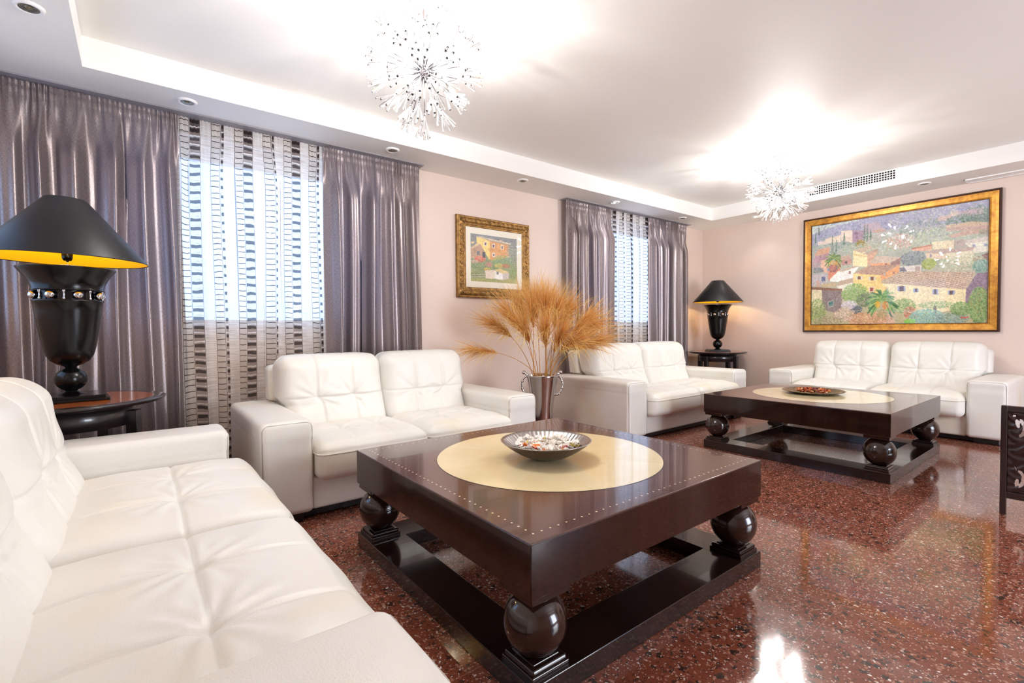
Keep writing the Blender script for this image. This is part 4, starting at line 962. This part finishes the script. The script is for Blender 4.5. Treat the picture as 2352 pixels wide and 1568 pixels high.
C.dabs(1890, 1230, 115, 190, 1500, [(92, 132, 64), (118, 158, 84), (70, 104, 58), (140, 172, 100)], (1.5, 3.8)); C.dabs(1890, 1200, 100, 150, 60, [(222, 150, 50), (210, 110, 50)], (1.4, 2.4))
C.palm(895, 1165, 165, [(70, 124, 66), (100, 152, 84), (132, 172, 100), (52, 96, 60)], 1.6, 40); C.palm(895, 1190, 120, [(120, 160, 84), (150, 180, 100), (84, 120, 60)], 1.3, 26)
C.dabs(855, 1225, 28, 36, 120, [(244, 168, 20), (236, 130, 20), (250, 190, 60)], (1.2, 2.6)); C.dabs(935, 1235, 32, 40, 120, [(226, 96, 20), (240, 140, 50), (200, 80, 30)], (1.2, 2.6)); C.dabs(900, 1320, 60, 50, 200, [(150, 130, 80), (110, 130, 70), (180, 160, 110)], (1.2, 2.6))
C.palm(1640, 1370, 70, [(150, 168, 150), (120, 140, 126)], .8, 22)
C.stroke([(1705, 1362), (1725, 1350), (1722, 1368), (1745, 1352), (1742, 1368)], .7, (196, 60, 50)); C.stroke([(1750, 1352), (1756, 1368), (1772, 1350), (1778, 1368)], .7, (196, 60, 50))
im = C.finish()
X0, X1, Z0, Z1 = .521, 2.446, 1.028, 2.555; pw, ph = X1-X0, Z1-Z0; fwid = .100
e = empty('large_painting', ((X0+X1)/2, BY, (Z0+Z1)/2), label='large gilt framed painting of a hillside village on the back wall', cat='painting')
Tb = lambda u, v, h_=0: (u, -.003-h_, v)
canvas_mesh(im, pw-2*fwid+.01, ph-2*fwid+.01, e, lambda u, v: (u, -.012, v))
pr = [(0, 0), (0, .030), (.004, .036), (.016, .037), (.022, .030), (.045, .026), (.080, .022), (.090, .016), (.094, .020), (.100, .020), (.100, .008)]
frame_mesh(pw, ph, pr, Tb, lambda i: 0 if i in (0, 1, 2, 3) else (0 if i >= 8 else 1)).build('frame', [M_FRAMEEDGE, M_GILT], e)
m = MB(); a_, b_ = pw/2-fwid, ph/2-fwid; m.add([(-a_, -.018, -b_), (a_, -.018, -b_), (a_, -.018, b_), (-a_, -.018, b_)], [(0, 1, 2, 3)]); m.build('glass', M_GLASS, e)
# --- small painting of a farmhouse in flowers
def conv_small(x, y):
    s_ = (x-282)/430; zl, zr = 1/455., 1/404.; u = s_*zl/(zr+s_*(zl-zr)); top = 262+76*s_; bot = 715+27*s_
    return u, (y-top)/(bot-top)
C = Canvas(300, 270, conv_small)
yy = np.linspace(0, 1, C.H)[:, None, None]; C.im[:] = (1-yy)*np.array([124, 126, 132])+yy*np.array([140, 150, 90])
C.dabs(500, 320, 230, 50, 500, [(112, 118, 124), (140, 140, 150), (96, 108, 100), (160, 158, 160)], (1.5, 4))
C.poly([(340, 300), (468, 345), (468, 530), (410, 430), (380, 372), (345, 370)], (242, 208, 120)); C.poly([(468, 345), (640, 390), (640, 500), (468, 530)], (214, 148, 92)); C.poly([(338, 296), (380, 300), (660, 375), (655, 388), (340, 306)], (206, 186, 160)); C.dabs(540, 430, 90, 50, 260, [(226, 150, 80), (200, 130, 80), (232, 176, 110), (190, 150, 110)], (1.5, 3.5))
C.poly([(282, 405), (380, 368), (412, 430), (430, 520), (320, 500), (282, 500)], (176, 142, 116)); C.poly([(280, 400), (345, 362), (385, 366), (300, 412)], (214, 186, 146)); C.quad(345, 435, 372, 470, (100, 96, 110)); C.quad(398, 445, 424, 500, (70, 70, 84))
for x0, y0, x1, y1 in ((412, 350, 440, 388), (486, 372, 514, 412), (566, 388, 592, 426), (490, 456, 516, 492)): C.quad(x0, y0, x1, y1, (226, 222, 206)); C.quad(x0+7, y0+8, x1-6, y1-6, (110, 80, 84))
C.quad(290, 345, 320, 362, (226, 196, 150)); C.quad(556, 340, 580, 365, (200, 176, 150))
C.dabs(420, 560, 150, 70, 900, [(96, 130, 70), (70, 100, 60), (130, 160, 90), (150, 150, 120)], (1.5, 3.5)); C.dabs(590, 530, 90, 60, 500, [(110, 170, 90), (80, 130, 80), (150, 190, 120)], (1.5, 3.5)); C.dabs(665, 470, 50, 90, 500, [(170, 176, 170), (120, 130, 124), (214, 214, 206), (90, 100, 90)], (1.2, 3))
C.dabs(375, 510, 50, 32, 260, [(226, 80, 60), (214, 60, 50), (240, 130, 100)], (1.4, 3)); C.dabs(455, 560, 34, 26, 150, [(206, 80, 90), (226, 140, 140)], (1.2, 2.8)); C.dabs(550, 575, 40, 25, 160, [(240, 206, 90), (226, 180, 70)], (1.2, 2.8)); C.dabs(612, 575, 40, 22, 150, [(196, 70, 50), (214, 110, 70)], (1.2, 2.8)); C.dabs(440, 605, 30, 16, 90, [(240, 200, 70), (236, 150, 50)], (1.2, 2.6)); C.dabs(320, 530, 40, 20, 120, [(226, 180, 180), (200, 120, 120)], (1.2, 2.6))
C.poly([(420, 615), (512, 610), (510, 695), (425, 690)], (222, 206, 184)); C.poly([(512, 620), (582, 645), (585, 708), (508, 692)], (236, 232, 224)); C.poly([(582, 645), (640, 640), (640, 690), (585, 708)], (196, 184, 176)); C.poly([(508, 612), (560, 600), (645, 636), (582, 648)], (216, 190, 130)); C.quad(528, 628, 546, 652, (120, 110, 110))
C.dabs(330, 650, 60, 30, 300, [(80, 110, 60), (110, 130, 80), (150, 140, 110)], (1.2, 3)); C.stroke([(290, 655), (420, 650)], .8, (206, 196, 186)); C.stroke([(290, 675), (420, 668)], .8, (196, 186, 176)); C.dabs(680, 640, 40, 60, 400, [(110, 140, 70), (80, 110, 60), (140, 150, 90)], (1.2, 3))
C.dabs(400, 705, 140, 20, 420, [(160, 170, 90), (206, 160, 90), (130, 150, 80)], (1.2, 3)); C.dabs(640, 715, 90, 26, 340, [(206, 176, 110), (170, 150, 90), (150, 160, 90)], (1.2, 3))
im = C.finish()
Y0, Y1, Z0, Z1 = 2.616, 3.59, 1.433, 2.289; pw, ph = Y1-Y0, Z1-Z0; fwid = .112; lin_w = .065
e = empty('small_painting', (WX, (Y0+Y1)/2, (Z0+Z1)/2), label='small painting of a farmhouse with flowers in an ornate gilt frame', cat='painting')
Ts = lambda u, v, h_=0: (.003+h_, u, v)
canvas_mesh(im, pw-2*(fwid+lin_w)+.004, ph-2*(fwid+lin_w)+.004, e, lambda u, v: (.016, u, v))
pr = [(0, 0), (0, .020), (.006, .030), (.014, .034), (.020, .028), (.026, .034), (.036, .044), (.050, .049), (.064, .046), (.076, .036), (.080, .030), (.086, .036), (.092, .034), (.098, .024), (.104, .030), (.112, .024), (.112, .010)]
def orn(a, i):
    if i in (6, 7, 8): return .006*math.sin(a*2*PI/.045)
    if i in (2, 3): return .003*math.sin(a*2*PI/.02)
    if i in (11, 12): return .003*math.sin(a*2*PI/.017)
    return 0
fm = frame_mesh(pw, ph, pr, Ts, None, orn); 
# carved rosettes along the wide moulding
for L_, side in ((pw, 'h'), (ph, 'v')):
    q = L_/2-.05; n_ = int(2*q/.062)
    for k in range(n_+1):
        s_ = -q+2*q*k/n_
        for sg in (-1, 1):
            u, v = (s_, sg*(ph/2-.05)) if side == 'h' else (sg*(pw/2-.05), s_)
            p = Ts(u, v, .047); fm.v_off = None
            prof = [(.0001, .010), (.006, .009), (.009, .003), (.014, .007), (.018, .005), (.021, -.004)]
            vs = []; nn = 12
            for j in range(nn):
                a = 2*PI*j/nn
                for r, hz in prof: vs.append((p[0]+hz, p[1]+r*math.cos(a), p[2]+r*math.sin(a)))
            qn = len(prof); fm.add(vs, [(j*qn+i, j*qn+i+1, ((j+1) % nn)*qn+i+1, ((j+1) % nn)*qn+i) for j in range(nn) for i in range(qn-1)], True)
fm.build('frame', M_GOLD, e)
m = MB(); a1_, b1_ = pw/2-fwid, ph/2-fwid; a0_, b0_ = a1_-lin_w, b1_-lin_w
q = [Ts(-a1_, -b1_, .022), Ts(a1_, -b1_, .022), Ts(a1_, b1_, .022), Ts(-a1_, b1_, .022), Ts(-a0_, -b0_, .014), Ts(a0_, -b0_, .014), Ts(a0_, b0_, .014), Ts(-a0_, b0_, .014)]
m.add(q, [(0, 1, 5, 4), (1, 2, 6, 5), (2, 3, 7, 6), (3, 0, 4, 7)]); m.build('liner', M_LINER, e)
m = MB(); m.add([Ts(-a1_, -b1_, .0235), Ts(a1_, -b1_, .0235), Ts(a1_, b1_, .0235), Ts(-a1_, b1_, .0235)], [(0, 1, 2, 3)]); m.build('glass', M_GLASS, e)

# ------------------------------------------------------------------ carved low screen at the right edge
e = empty('carved_screen', (2.855, 3.97, 0), label='low dark carved openwork wooden panel at the right edge of the photo', cat='carved panel')
def leaf(T):
    PW, PZ0, PZ1, SW = .62, .136, .600, .027
    for x0 in (0, PW+SW):
        m = MB(); m.bbox(x0, x0+SW, -.02, .02, 0.0, .635, .004); m.v = [T(*p) for p in m.v]; m.build('stile', M_PALEWOOD, e)
    for z0, z1 in ((.600, .635), (.098, .136)):
        m = MB(); m.bbox(SW-.003, PW+SW+.003, -.017, .017, z0, z1, .004); m.v = [T(*p) for p in m.v]; m.build('rail', M_PALEWOOD, e)
    def hole(x, z):
        x *= 1.7; xx = x % .22; xx = xx if int(x/.22) % 2 == 0 else .22-xx
        def el(cx, cz, rx, rz, an=0):
            dx, dz = xx-cx, z-cz; a, b_ = dx*math.cos(an)+dz*math.sin(an), -dx*math.sin(an)+dz*math.cos(an); return (a/rx)**2+(b_/rz)**2
        def bird(cx, cz, s_, fl=1):
            if el(cx-.018*s_, cz+.030*s_*fl, .015*s_, .026*s_, .3*fl) < 1: return True
            o_ = el(cx+.002*s_, cz+.006*s_*fl, .040*s_, .052*s_); i_ = el(cx-.012*s_, cz+.004*s_*fl, .028*s_, .036*s_)
            return o_ < 1 and i_ > 1 and xx > cx-.010
        if bird(.085, .505, 1.0): return True
        if bird(.085, .225, .95, -1): return True
        if el(.058, .277, .004, .016, .7) < 1 or (abs(xx-.045) < .012 and abs(z-.578) < .006): return True
        for cx, cz, rx, rz, an in ((.16, .56, .016, .007, .5), (.17, .42, .008, .018, .3), (.20, .30, .012, .016, 0), (.15, .18, .018, .006, -.4), (.20, .50, .010, .02, 0)):
            if el(cx, cz, rx, rz, an) < 1: return True
        return False
    nx, nz = 190, 140; vs = []; idx = {}; fs = []
    def vid(i, j):
        if (i, j) not in idx:
            x = PW*i/nx; z = PZ0+(PZ1-PZ0)*j/nz; idx[(i, j)] = len(vs)
            rel = .003*math.sin(x*70+2*math.sin(z*55))*math.cos(z*62+2*math.sin(x*48))
            vs.append(T(x+SW, -.006+rel, z))
        return idx[(i, j)]
    for i in range(nx):
        for j in range(nz):
            if not hole(PW*(i+.5)/nx, PZ0+(PZ1-PZ0)*(j+.5)/nz): fs.append((vid(i, j), vid(i+1, j), vid(i+1, j+1), vid(i, j+1)))
    m = MB(); m.add(vs, fs, True); o = m.build('carved_panel', M_PALEWOOD, e); md = o.modifiers.new('thickness', 'SOLIDIFY'); md.thickness = .012; md.offset = -1
leaf(lambda x, y, z: (x, y, z))
leaf(lambda x, y, z: (.71-y, .03+x, z))
